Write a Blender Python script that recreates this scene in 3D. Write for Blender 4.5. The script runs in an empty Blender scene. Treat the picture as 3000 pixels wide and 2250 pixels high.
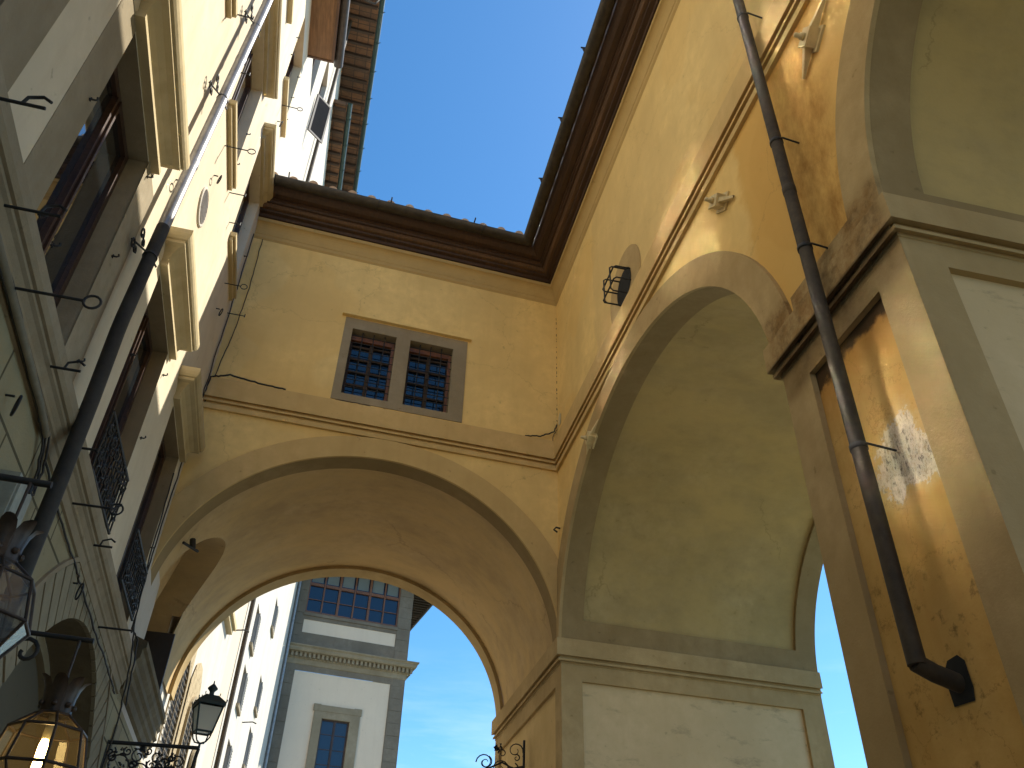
import bpy, math, random
from mathutils import Vector, Matrix
random.seed(7)
sc = bpy.context.scene
COL = sc.collection
R = math.radians
# ------------------------------------------------------------------ camera
cam_d = bpy.data.cameras.new("camera"); cam = bpy.data.objects.new("camera", cam_d); COL.objects.link(cam)
rt = Vector((0.97368843, -0.22647195, 0.02532397)); dn = Vector((0.15690316, 0.5856646, -0.79522221)); fw = Vector((0.16526418, 0.77827208, 0.60578901))
cam.matrix_world = Matrix(((rt.x, -dn.x, -fw.x, 0), (rt.y, -dn.y, -fw.y, 0), (rt.z, -dn.z, -fw.z, 1.6), (0, 0, 0, 1)))
cam_d.sensor_width = 36; cam_d.lens = 29.28; cam_d.clip_start = .05; cam_d.clip_end = 3000
sc.camera = cam
# ------------------------------------------------------------------ light
SUN = Vector((1.0, .36, 1.30)).normalized()
sun_el = math.asin(SUN.z); sun_az = math.atan2(SUN.y, SUN.x)
w = bpy.data.worlds.new("World"); sc.world = w; w.use_nodes = True
nt = w.node_tree; nt.nodes.clear()
out = nt.nodes.new("ShaderNodeOutputWorld"); bg = nt.nodes.new("ShaderNodeBackground"); bg.inputs[1].default_value = .093
sky = nt.nodes.new("ShaderNodeTexSky"); sky.sky_type = 'NISHITA'; sky.sun_disc = False
sky.sun_elevation = sun_el; sky.sun_rotation = math.pi / 2 - sun_az
sky.air_density = .85; sky.dust_density = .3; sky.ozone_density = 4.0
tc = nt.nodes.new("ShaderNodeTexCoord")
mp = nt.nodes.new("ShaderNodeMapping"); mp.inputs['Scale'].default_value = (1.2, 1.6, 7.0); mp.inputs['Rotation'].default_value = (0, .18, .5)
cn = nt.nodes.new("ShaderNodeTexNoise"); cn.inputs['Scale'].default_value = 2.6; cn.inputs['Detail'].default_value = 7; cn.inputs['Roughness'].default_value = .62
cr = nt.nodes.new("ShaderNodeValToRGB"); cr.color_ramp.elements[0].position = .5; cr.color_ramp.elements[1].position = .82
sp = nt.nodes.new("ShaderNodeSeparateXYZ")
hm = nt.nodes.new("ShaderNodeMapRange"); hm.inputs[1].default_value = .16; hm.inputs[2].default_value = .36; hm.inputs[3].default_value = .42; hm.inputs[4].default_value = .0
mm = nt.nodes.new("ShaderNodeMath"); mm.operation = 'MULTIPLY'
mx = nt.nodes.new("ShaderNodeMixRGB"); mx.inputs[2].default_value = (6.2, 6.6, 7.0, 1)
hs = nt.nodes.new("ShaderNodeHueSaturation"); hs.inputs['Saturation'].default_value = 1.22; hs.inputs['Value'].default_value = 1.0
L_ = nt.links.new
L_(tc.outputs['Generated'], mp.inputs[0]); L_(mp.outputs[0], cn.inputs['Vector']); L_(cn.outputs['Fac'], cr.inputs[0])
L_(tc.outputs['Generated'], sp.inputs[0]); L_(sp.outputs['Z'], hm.inputs[0]); L_(cr.outputs[0], mm.inputs[0]); L_(hm.outputs[0], mm.inputs[1])
hs.inputs['Hue'].default_value = .492
L_(sky.outputs[0], hs.inputs['Color']); L_(hs.outputs[0], mx.inputs[1]); L_(mm.outputs[0], mx.inputs[0]); L_(mx.outputs[0], bg.inputs[0]); L_(bg.outputs[0], out.inputs[0])
sd = bpy.data.lights.new("sun", 'SUN'); sd.energy = 3.6; sd.angle = R(.5); sd.color = (1, .94, .82)
so = bpy.data.objects.new("sun", sd); COL.objects.link(so); so.rotation_euler = SUN.to_track_quat('Z', 'Y').to_euler(); so.location = (0, 0, 60)
sc.view_settings.view_transform = 'Standard'; sc.view_settings.look = 'None'; sc.view_settings.gamma = 1; sc.view_settings.use_curve_mapping = False
sc.view_settings.exposure = 1.4
sc.cycles.max_bounces = 10; sc.cycles.diffuse_bounces = 6; sc.cycles.transparent_max_bounces = 12
sc.cycles.sample_clamp_indirect = 0; sc.cycles.blur_glossy = 0.0; sc.cycles.caustics_reflective = True
# ------------------------------------------------------------------ materials
def rgb(c): return (c[0], c[1], c[2], 1)
def base_mat(name):
    m = bpy.data.materials.new(name); m.use_nodes = True
    return m, m.node_tree, m.node_tree.nodes['Principled BSDF']
def noise(t, scale, detail=5, rough=.55, vec=None, stretch=None):
    n = t.nodes.new("ShaderNodeTexNoise"); n.inputs['Scale'].default_value = scale; n.inputs['Detail'].default_value = detail; n.inputs['Roughness'].default_value = rough
    g = vec
    if g is None:
        geo = t.nodes.new("ShaderNodeNewGeometry"); g = geo.outputs['Position']
    if stretch:
        mpn = t.nodes.new("ShaderNodeMapping"); mpn.inputs['Scale'].default_value = stretch; t.links.new(g, mpn.inputs[0]); g = mpn.outputs[0]
    t.links.new(g, n.inputs['Vector']); return n
def ramp(t, src, p0, p1, c0=(0, 0, 0), c1=(1, 1, 1)):
    r = t.nodes.new("ShaderNodeValToRGB"); e = r.color_ramp.elements
    e[0].position = p0; e[1].position = p1; e[0].color = rgb(c0); e[1].color = rgb(c1); t.links.new(src, r.inputs[0]); return r.outputs[0]
def mix(t, fac, a, b, mode='MIX'):
    m = t.nodes.new("ShaderNodeMixRGB"); m.blend_type = mode
    for i, v in enumerate((fac, a, b)):
        if hasattr(v, 'is_linked'): t.links.new(v, m.inputs[i])
        elif i == 0: m.inputs[0].default_value = v
        else: m.inputs[i].default_value = rgb(v)
    return m.outputs[0]
def mth(t, op, a, b=None, c=None):
    m = t.nodes.new("ShaderNodeMath"); m.operation = op
    for i, v in enumerate((a, b, c)):
        if v is None: continue
        if hasattr(v, 'is_linked'): t.links.new(v, m.inputs[i])
        else: m.inputs[i].default_value = v
    return m.outputs[0]
def scl(c, k): return tuple(min(1, x * k) for x in c)
def bump(t, b, h, strength=.3, dist=.01):
    n = t.nodes.new("ShaderNodeBump"); n.inputs['Strength'].default_value = strength; n.inputs['Distance'].default_value = dist
    t.links.new(h, n.inputs['Height']); t.links.new(n.outputs[0], b.inputs['Normal'])
def plaster(name, c, var=.16, c2=None, streak=.12, spots=True, bs=.2, rough=1.0):
    """trowelled limewash: broad tone patches, rain streaks, small pits"""
    m, t, b = base_mat(name)
    n1 = noise(t, .9, 6, .6); n2 = noise(t, 5.5, 7, .65); n3 = noise(t, 1.6, 5, .6, stretch=(3.0, 3.0, .35)); n4 = noise(t, 60, 4, .6)
    col = mix(t, ramp(t, n1.outputs[0], .32, .68), scl(c, 1 - var), scl(c2 or c, 1 + var * .55))
    col = mix(t, ramp(t, n2.outputs[0], .35, .75), col, scl(c, 1 - var * .7)) if var else col
    f = ramp(t, n3.outputs[0], .5, .78, (0, 0, 0), (streak * 3, ) * 3)
    col = mix(t, f, col, scl((c[0] * .72, c[1] * .66, c[2] * .6), 1))
    if spots:
        n5 = noise(t, 11, 3, .5); col = mix(t, ramp(t, n5.outputs[0], .70, .76, (0, 0, 0), (.5,) * 3), col, scl(c, .5))
    t.links.new(col, b.inputs['Base Color']); b.inputs['Roughness'].default_value = rough; b.inputs['Specular IOR Level'].default_value = .06
    h = mth(t, 'ADD', mth(t, 'MULTIPLY', n2.outputs[0], 1.0), mth(t, 'MULTIPLY', n4.outputs[0], .35))
    bump(t, b, h, bs, .012)
    return m, t, b, col
def posz(t):
    g = t.nodes.new("ShaderNodeNewGeometry"); s = t.nodes.new("ShaderNodeSeparateXYZ"); t.links.new(g.outputs['Position'], s.inputs[0]); return s.outputs
def sstep(t, v, a, b_):
    m = t.nodes.new("ShaderNodeMapRange"); m.interpolation_type = 'SMOOTHSTEP'; m.inputs[1].default_value = a; m.inputs[2].default_value = b_
    t.links.new(v, m.inputs[0]); return m.outputs[0]
M = {}
OCH = (.79, .575, .245)
M['ochre'], t, b, col = plaster('ochre_plaster', OCH, .17, (.82, .61, .26), .09)
# repainted orange strip where the downpipe leaks: a patch of the wall itself, with its own edges
P = posz(t); nn = noise(t, 2.2, 6, .65); nnf = noise(t, 7, 7, .7, stretch=(1, 1, .45))
wob = mth(t, 'MULTIPLY', mth(t, 'SUBTRACT', nn.outputs[0], .5), .5)
yy = mth(t, 'ADD', P['Y'], wob)
patch = mth(t, 'MULTIPLY', sstep(t, yy, 4.46, 4.30), sstep(t, yy, 2.2, 3.3))
patch = mth(t, 'MULTIPLY', patch, mth(t, 'MULTIPLY', sstep(t, P['X'], 3.3, 3.1), sstep(t, P['Z'], 8.75, 8.6)))
c2 = mix(t, mth(t, 'MULTIPLY', patch, .8), col, (.62, .36, .10))
stain = mth(t, 'MULTIPLY', mth(t, 'MULTIPLY', sstep(t, yy, 3.9, 3.55), sstep(t, yy, 2.9, 3.25)), ramp(t, nnf.outputs[0], .36, .70))
c2 = mix(t, mth(t, 'MULTIPLY', mth(t, 'MULTIPLY', stain, sstep(t, P['Z'], 8.6, 8.2)), .75), c2, (.25, .11, .025))
# greyed, older plaster on the upper wall left of the oculus
stk = noise(t, 1.3, 7, .72, stretch=(5, 5, .28)); c2 = mix(t, mth(t, 'MULTIPLY', ramp(t, stk.outputs[0], .56, .74), mth(t, 'MULTIPLY', sstep(t, P['Z'], 9.6, 11.7), .35)), c2, (.50, .36, .17))
vh = t.nodes.new('ShaderNodeTexVoronoi'); vh.feature = 'DISTANCE_TO_EDGE'; vh.inputs['Scale'].default_value = .42; gh = t.nodes.new('ShaderNodeNewGeometry'); adh = t.nodes.new('ShaderNodeMixRGB'); adh.blend_type = 'ADD'; adh.inputs[0].default_value = .6; t.links.new(gh.outputs['Position'], adh.inputs[1]); t.links.new(nn.outputs['Color'], adh.inputs[2]); t.links.new(adh.outputs[0], vh.inputs['Vector'])
rep = noise(t, .55, 2, .4); c2 = mix(t, ramp(t, rep.outputs[0], .545, .56, (0, 0, 0), (.28,) * 3), c2, (.72, .47, .16))
c2 = mix(t, mth(t, 'MULTIPLY', ramp(t, vh.outputs['Distance'], 0, .004, (1, 1, 1), (0, 0, 0)), .3), c2, (.30, .20, .08))
old = mth(t, 'MULTIPLY', sstep(t, yy, 8.55, 8.45), mth(t, 'MULTIPLY', sstep(t, P['Z'], 8.6, 8.7), sstep(t, P['X'], 3.4, 3.2)))
c2 = mix(t, mth(t, 'MULTIPLY', old, .30), c2, (.50, .37, .19))
t.links.new(c2, b.inputs['Base Color'])
# lower pier face: salt blooms and bare render
M['pier_face'], t, b, col = plaster('weathered_ochre_pier', (.63, .385, .12), .2, (.68, .45, .17), .2, bs=.2)
P = posz(t); na = noise(t, 3.0, 8, .68); nb_ = noise(t, 9, 8, .7)
dy = mth(t, 'MULTIPLY', mth(t, 'SUBTRACT', P['Y'], 3.42), 2.6); dz = mth(t, 'MULTIPLY', mth(t, 'SUBTRACT', P['Z'], 4.22), 3.2)
dist = mth(t, 'SQRT', mth(t, 'ADD', mth(t, 'MULTIPLY', dy, dy), mth(t, 'MULTIPLY', dz, dz)))
dist = mth(t, 'ADD', dist, mth(t, 'MULTIPLY', mth(t, 'SUBTRACT', na.outputs[0], .5), 3.2))
nf2 = noise(t, 22, 8, .8, stretch=(1, 1.6, .7)); c2 = mix(t, mth(t, 'MULTIPLY', sstep(t, dist, 1.25, .7), .5), col, (.55, .42, .22)); c2 = mix(t, sstep(t, dist, .80, .70), c2, mix(t, ramp(t, nf2.outputs[0], .40, .52), (.36, .28, .18), (.68, .60, .46))); c2 = mix(t, mth(t, 'MULTIPLY', sstep(t, dist, .55, .40), ramp(t, nf2.outputs[0], .48, .58)), c2, (.15, .12, .09))
c2 = mix(t, mth(t, 'MULTIPLY', ramp(t, nb_.outputs[0], .58, .68), mth(t, 'MULTIPLY', sstep(t, P['Z'], 4.0, 3.4), .7)), c2, (.13, .085, .03))
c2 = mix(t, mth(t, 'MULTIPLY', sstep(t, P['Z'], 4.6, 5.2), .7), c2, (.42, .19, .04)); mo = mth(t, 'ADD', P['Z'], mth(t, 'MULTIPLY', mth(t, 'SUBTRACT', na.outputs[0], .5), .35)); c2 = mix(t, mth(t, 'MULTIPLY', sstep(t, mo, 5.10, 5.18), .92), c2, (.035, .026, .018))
vk = t.nodes.new('ShaderNodeTexVoronoi'); vk.feature = 'DISTANCE_TO_EDGE'; vk.inputs['Scale'].default_value = 1.6; gk = t.nodes.new('ShaderNodeNewGeometry'); adk = t.nodes.new('ShaderNodeMixRGB'); adk.blend_type = 'ADD'; adk.inputs[0].default_value = .5; t.links.new(gk.outputs['Position'], adk.inputs[1]); t.links.new(na.outputs['Color'], adk.inputs[2]); t.links.new(adk.outputs[0], vk.inputs['Vector'])
c2 = mix(t, mth(t, 'MULTIPLY', ramp(t, vk.outputs['Distance'], 0, .008, (1, 1, 1), (0, 0, 0)), .5), c2, (.22, .12, .03))
t.links.new(c2, b.inputs['Base Color'])
M['trim'], t, b, col = plaster('taupe_trim_plaster', (.44, .315, .15), .18, (.48, .355, .185), .10, bs=.4)
# damp black staining on the cornice of the near pier
P = posz(t); na = noise(t, 3.5, 8, .7); nb_ = noise(t, 14, 8, .75)
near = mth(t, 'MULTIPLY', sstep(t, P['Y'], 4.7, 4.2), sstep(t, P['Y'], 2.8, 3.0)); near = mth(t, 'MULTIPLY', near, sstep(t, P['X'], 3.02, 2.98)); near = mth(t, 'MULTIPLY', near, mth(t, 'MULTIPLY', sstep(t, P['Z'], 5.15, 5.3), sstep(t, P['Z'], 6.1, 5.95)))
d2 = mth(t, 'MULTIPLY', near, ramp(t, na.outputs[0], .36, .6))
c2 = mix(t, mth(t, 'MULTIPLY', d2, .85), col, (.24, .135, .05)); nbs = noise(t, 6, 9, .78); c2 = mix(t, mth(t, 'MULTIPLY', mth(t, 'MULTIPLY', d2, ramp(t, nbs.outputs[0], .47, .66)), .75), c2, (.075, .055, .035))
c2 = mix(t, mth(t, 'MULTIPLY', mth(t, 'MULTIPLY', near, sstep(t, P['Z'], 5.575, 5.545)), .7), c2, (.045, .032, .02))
tall = mth(t, 'MULTIPLY', mth(t, 'MULTIPLY', sstep(t, P['Y'], 8.3, 3.0), sstep(t, P['Z'], 8.1, 8.45)), ramp(t, nb_.outputs[0], .54, .66))
c2 = mix(t, mth(t, 'MULTIPLY', tall, .45), c2, (.13, .10, .06))
t.links.new(c2, b.inputs['Base Color'])
def cracked(name, c, c2, sc_):
    m, t, b, col = plaster(name, c, .2, c2, .04)
    cl = noise(t, 1.1, 8, .7, stretch=(.6, 1.4, 1)); col = mix(t, ramp(t, cl.outputs[0], .42, .62, (0, 0, 0), (.75,) * 3), col, (c[0] * 1.18, c[1] * 1.15, c[2] * 1.05))
    v = t.nodes.new("ShaderNodeTexVoronoi"); v.feature = 'DISTANCE_TO_EDGE'; v.inputs['Scale'].default_value = sc_
    g = t.nodes.new("ShaderNodeNewGeometry"); wn = noise(t, 2.5, 6, .7); ad = t.nodes.new("ShaderNodeMixRGB"); ad.blend_type = 'ADD'; ad.inputs[0].default_value = .55; t.links.new(g.outputs['Position'], ad.inputs[1]); t.links.new(wn.outputs['Color'], ad.inputs[2]); t.links.new(ad.outputs[0], v.inputs['Vector'])
    n = noise(t, .8, 3, .5); f = mth(t, 'MULTIPLY', ramp(t, v.outputs['Distance'], .0, .006, (1, 1, 1), (0, 0, 0)), ramp(t, n.outputs[0], .52, .60))
    t.links.new(mix(t, mth(t, 'MULTIPLY', f, .38), col, scl(c, .3)), b.inputs['Base Color']); return m
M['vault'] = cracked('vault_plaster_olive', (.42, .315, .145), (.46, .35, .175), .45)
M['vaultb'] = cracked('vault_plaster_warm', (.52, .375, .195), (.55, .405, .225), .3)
M['trimw'], *_ = plaster('warm_band_plaster', (.60, .425, .185), .16, (.64, .46, .22), .12)
M['revst'], *_ = plaster('brown_reveal_stone', (.27, .215, .135), .15, (.31, .25, .165), .15)
M['ringd'], *_ = plaster('arch_border_shade_dirt', (.30, .215, .105), .16, (.34, .25, .13), .08)  # darker than the trim: underside shade and dirt both put into the colour
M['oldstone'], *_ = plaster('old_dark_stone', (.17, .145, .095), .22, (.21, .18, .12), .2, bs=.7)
M['panel'], t, b, col = plaster('pale_panel_plaster', (.62, .475, .265), .10, (.66, .51, .30), .04)
nb_ = noise(t, 1.7, 9, .72, stretch=(1, 1, 2.6)); t.links.new(mix(t, ramp(t, nb_.outputs[0], .56, .72, (0, 0, 0), (.7,) * 3), col, (.24, .185, .12)), b.inputs['Base Color'])
M['cove'], *_ = plaster('eave_cove_plaster', (.50, .36, .16), .12, None, .05)
M['cream'], *_ = plaster('cream_plaster', (.61, .53, .39), .07, (.65, .57, .43), .12, bs=.25)
M['cream2'], *_ = plaster('pale_cream_plaster', (.53, .49, .42), .06, (.56, .52, .46), .12, bs=.2)
M['peach'], *_ = plaster('peach_plaster', (.62, .51, .38), .05, None, .04, bs=.2)
M['white'], *_ = plaster('white_limewash', (.74, .62, .48), .05, None, .05, bs=.2)
M['stonefr'], *_ = plaster('grey_window_stone', (.29, .24, .16), .18, (.33, .28, .20), .12, bs=.5)
M['tstone'], t, b, col = plaster('grey_sandstone_quoins', (.20, .17, .13), .15, (.235, .205, .16), .1, bs=.6)
M['hood'], *_ = plaster('painted_stone_hood', (.50, .41, .24), .1, (.54, .45, .28), .14, bs=.3)
M['spanel'], *_ = plaster('dull_ochre_panel', (.62, .45, .21), .10, (.66, .49, .25), .06)
M['drystone'], t, b, col = plaster('rough_rubble_stone', (.42, .33, .20), .25, (.48, .39, .25), .05, bs=.8)
v = t.nodes.new("ShaderNodeTexVoronoi"); v.feature = 'DISTANCE_TO_EDGE'; v.inputs['Scale'].default_value = 3.2
g = t.nodes.new("ShaderNodeNewGeometry"); mpn = t.nodes.new("ShaderNodeMapping"); mpn.inputs['Scale'].default_value = (1, 1, 2.2); t.links.new(g.outputs['Position'], mpn.inputs[0]); t.links.new(mpn.outputs[0], v.inputs['Vector'])
nr = noise(t, 4, 8, .75)
t.links.new(mix(t, mth(t, 'MULTIPLY', ramp(t, v.outputs['Distance'], .0, .06, (1, 1, 1), (0, 0, 0)), ramp(t, nr.outputs[0], .45, .6)), col, (.12, .08, .045)), b.inputs['Base Color'])
def stone_courses(name, c, rowh=.36, bw=.95):
    m, t, b, col = plaster(name, c, .16, None, .1, bs=.5)
    Pn = posz(t); br = t.nodes.new("ShaderNodeTexBrick"); cb = t.nodes.new("ShaderNodeCombineXYZ")
    t.links.new(Pn['Y'], cb.inputs[0]); t.links.new(Pn['Z'], cb.inputs[1]); t.links.new(cb.outputs[0], br.inputs['Vector'])
    br.inputs['Scale'].default_value = 1; br.inputs['Brick Width'].default_value = bw; br.inputs['Row Height'].default_value = rowh; br.inputs['Mortar Size'].default_value = .012; br.inputs['Mortar Smooth'].default_value = .1
    br.offset = .42
    t.links.new(mix(t, br.outputs['Fac'], col, scl(c, .32)), b.inputs['Base Color'])
    fine = noise(t, 45, 6, .7)
    bump(t, b, mth(t, 'ADD', mth(t, 'MULTIPLY', br.outputs['Fac'], -1.5), mth(t, 'MULTIPLY', fine.outputs[0], .5)), .7, .012)
    return m
M['rustic'] = stone_courses('ashlar_stone_ground_floor', (.33, .29, .18))
M['quoin'] = M['tstone']
M['voussoir'], *_ = plaster('voussoir_stone', (.29, .26, .18), .2, None, .2, bs=.7)
M['brickr'] = stone_courses('rough_reveal_brick', (.085, .078, .062), .06, .2)
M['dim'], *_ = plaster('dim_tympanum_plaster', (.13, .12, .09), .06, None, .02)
def wood(name, c, rough=.6, var=.45, st=(6, .5, 6)):
    m, t, b = base_mat(name); n = noise(t, 4, 8, .7, stretch=st); n2 = noise(t, 1.2, 4, .6)
    col = mix(t, ramp(t, n.outputs[0], .3, .7), scl(c, 1 - var), scl(c, 1 + var)); col = mix(t, ramp(t, n2.outputs[0], .4, .7, (0, 0, 0), (.6,) * 3), col, scl(c, .55))
    t.links.new(col, b.inputs['Base Color']); b.inputs['Roughness'].default_value = rough; bump(t, b, n.outputs[0], .5, .01); return m
M['eavewood'] = wood('dark_eave_timber', (.055, .026, .013)); M['eavewood2'] = wood('eave_board_timber', (.105, .056, .030)); M['winwood'] = wood('brown_window_timber', (.055, .028, .018), .42)
M['board'] = wood('soffit_boards', (.22, .12, .055), .7); M['orangewood'] = wood('varnished_window_timber', (.19, .075, .025), .4)
M['rafter'] = wood('old_rafter', (.05, .03, .018), .8)
def metal(name, c, rough=.5, met=0., var=.2, bs=.2):
    m, t, b = base_mat(name); n = noise(t, 9, 6, .65); n2 = noise(t, 60, 3, .6)
    t.links.new(mix(t, ramp(t, n.outputs[0], .35, .7), scl(c, 1 - var), scl(c, 1 + var)), b.inputs['Base Color'])
    b.inputs['Roughness'].default_value = rough; b.inputs['Metallic'].default_value = met; bump(t, b, n2.outputs[0], bs, .003); return m
M['iron'] = metal('black_iron', (.012, .012, .012), .6); M['pipe'] = metal('grey_brown_pipe', (.045, .032, .018), .75, 0, .45); M['pipe_shade'] = metal('shaded_pipe_paint', (.028, .024, .018), .7, 0, .4); M['pipel'] = metal('painted_grey_pipe', (.30, .29, .29), .38, .35, .2)
M['gutter'] = metal('dark_copper_gutter', (.045, .038, .032), .5, .25, .35); M['greeng'] = metal('green_gutter', (.018, .045, .038), .5); M['lampgreen'] = metal('dark_green_lamp_paint', (.012, .032, .033), .42)
M['copper'] = metal('tarnished_copper', (.050, .032, .020), .45, .4, .5); M['cable'] = metal('black_cable', (.02, .018, .016), .7); M['conduit'] = metal('painted_conduit', (.17, .15, .10), .7)
M['anchor'] = metal('painted_anchor_iron', (.62, .50, .27), .7, 0, .15); M['plastic'] = metal('grey_plastic_box', (.27, .28, .23), .6); M['plate'] = metal('cream_plate', (.5, .45, .3), .7); M['shutter'] = metal('brown_shutter_paint', (.030, .021, .018), .6)
M['greyshut'] = metal('grey_shutter_paint', (.30, .29, .27), .7); M['curtain'], *_ = plaster('white_blind', (.17, .20, .20), .05, None, 0, False, .1)
def glass(name, tint, rough=.02, spec=1.0, dark=.75):
    m, t, b = base_mat(name); b.inputs['Base Color'].default_value = rgb(tint); b.inputs['Roughness'].default_value = rough; b.inputs['Specular IOR Level'].default_value = spec; b.inputs['IOR'].default_value = 1.6
    n = noise(t, 1.4, 3, .5); bump(t, b, n.outputs[0], .05, .02); return m
M['glass'] = glass('dark_window_glass', (.012, .015, .017), .03, 1.0); M['glass'].node_tree.nodes['Principled BSDF'].inputs['IOR'].default_value = 2.4; M['sunglass'] = glass('mirror_window_glass', (.78, .77, .74), .085, 1.0); M['sunglass'].node_tree.nodes['Principled BSDF'].inputs['Metallic'].default_value = 1.0; M['glassb'] = glass('blue_reflecting_glass', (.008, .018, .04), .03, .55); M['black'] = metal('dark_interior', (.008, .008, .007), .9)  # sunglass: upper panes made metallic mirrors to throw sun patches across the street
m, t, b = base_mat('lantern_glass'); b.inputs['Base Color'].default_value = (.10, .08, .045, 1); b.inputs['Roughness'].default_value = .04; b.inputs['Specular IOR Level'].default_value = .9
tr = t.nodes.new("ShaderNodeBsdfTransparent"); tr.inputs[0].default_value = (.97, .90, .76, 1); ms = t.nodes.new("ShaderNodeMixShader"); ms.inputs[0].default_value = .28
tl = t.nodes.new("ShaderNodeBsdfTranslucent"); tl.inputs[0].default_value = (.8, .62, .32, 1); ms2 = t.nodes.new("ShaderNodeMixShader"); ms2.inputs[0].default_value = .05
o_ = t.nodes['Material Output']; t.links.new(b.outputs[0], ms2.inputs[1]); t.links.new(tl.outputs[0], ms2.inputs[2]); t.links.new(tr.outputs[0], ms.inputs[1]); t.links.new(ms2.outputs[0], ms.inputs[2]); t.links.new(ms.outputs[0], o_.inputs[0]); M['lglass'] = m
m, t, b = base_mat('clear_lantern_glass'); b.inputs['Base Color'].default_value = (.35, .38, .40, 1); b.inputs['Metallic'].default_value = .6; b.inputs['Roughness'].default_value = .03; b.inputs['Specular IOR Level'].default_value = 1.0; b.inputs['IOR'].default_value = 1.9
tr = t.nodes.new("ShaderNodeBsdfTransparent"); ms = t.nodes.new("ShaderNodeMixShader"); ms.inputs[0].default_value = .45; o_ = t.nodes['Material Output']; t.links.new(tr.outputs[0], ms.inputs[1]); t.links.new(b.outputs[0], ms.inputs[2]); t.links.new(ms.outputs[0], o_.inputs[0]); M['cglass'] = m
m, t, b = base_mat('frosted_lamp_glass'); b.inputs['Base Color'].default_value = (.8, .79, .70, 1); b.inputs['Roughness'].default_value = .5
tl = t.nodes.new("ShaderNodeBsdfTranslucent"); tl.inputs[0].default_value = (.9, .88, .78, 1); ms = t.nodes.new("ShaderNodeMixShader"); ms.inputs[0].default_value = .6; o_ = t.nodes['Material Output']; t.links.new(b.outputs[0], ms.inputs[1]); t.links.new(tl.outputs[0], ms.inputs[2]); t.links.new(ms.outputs[0], o_.inputs[0]); M['frost'] = m
m, t, b = base_mat('bulb'); b.inputs['Emission Color'].default_value = (1, .72, .30, 1); b.inputs['Emission Strength'].default_value = 17; M['bulb'] = m
def tiles(name, c, c2):
    m, t, b = base_mat(name); n = noise(t, 3, 6, .7); n2 = noise(t, 25, 5, .7); t.links.new(mix(t, ramp(t, n.outputs[0], .35, .65), c, c2), b.inputs['Base Color']); b.inputs['Roughness'].default_value = .9; bump(t, b, n2.outputs[0], .6, .01); return m
M['tile'] = tiles('clay_roof_tile', (.42, .27, .17), (.55, .42, .30))
m, t, b = base_mat('soffit_terracotta'); Pn = posz(t); br = t.nodes.new("ShaderNodeTexBrick"); cb = t.nodes.new("ShaderNodeCombineXYZ"); t.links.new(Pn['Y'], cb.inputs[0]); t.links.new(Pn['X'], cb.inputs[1]); t.links.new(cb.outputs[0], br.inputs['Vector'])
br.inputs['Scale'].default_value = 1; br.inputs['Brick Width'].default_value = .2; br.inputs['Row Height'].default_value = .34; br.inputs['Mortar Size'].default_value = .012; br.offset = 0; br.inputs['Color1'].default_value = (.20, .10, .045, 1); br.inputs['Color2'].default_value = (.11, .062, .035, 1); br.inputs['Mortar'].default_value = (.03, .02, .015, 1)
n = noise(t, 6, 7, .7); t.links.new(mix(t, ramp(t, n.outputs[0], .4, .7, (0, 0, 0), (.7,) * 3), br.outputs['Color'], (.05, .035, .025)), b.inputs['Base Color']); b.inputs['Roughness'].default_value = .9; M['terra'] = m
M['paving'] = stone_courses('street_paving', (.36, .32, .26), .4, .7)
m, t, b = base_mat('river_water'); b.inputs['Base Color'].default_value = (.10, .12, .05, 1); b.inputs['Roughness'].default_value = .12; n = noise(t, 1.5, 4, .6); bump(t, b, n.outputs[0], .4, .1); M['water'] = m
M['flower'] = metal('dry_leaf', (.12, .08, .04), .8)
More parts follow.
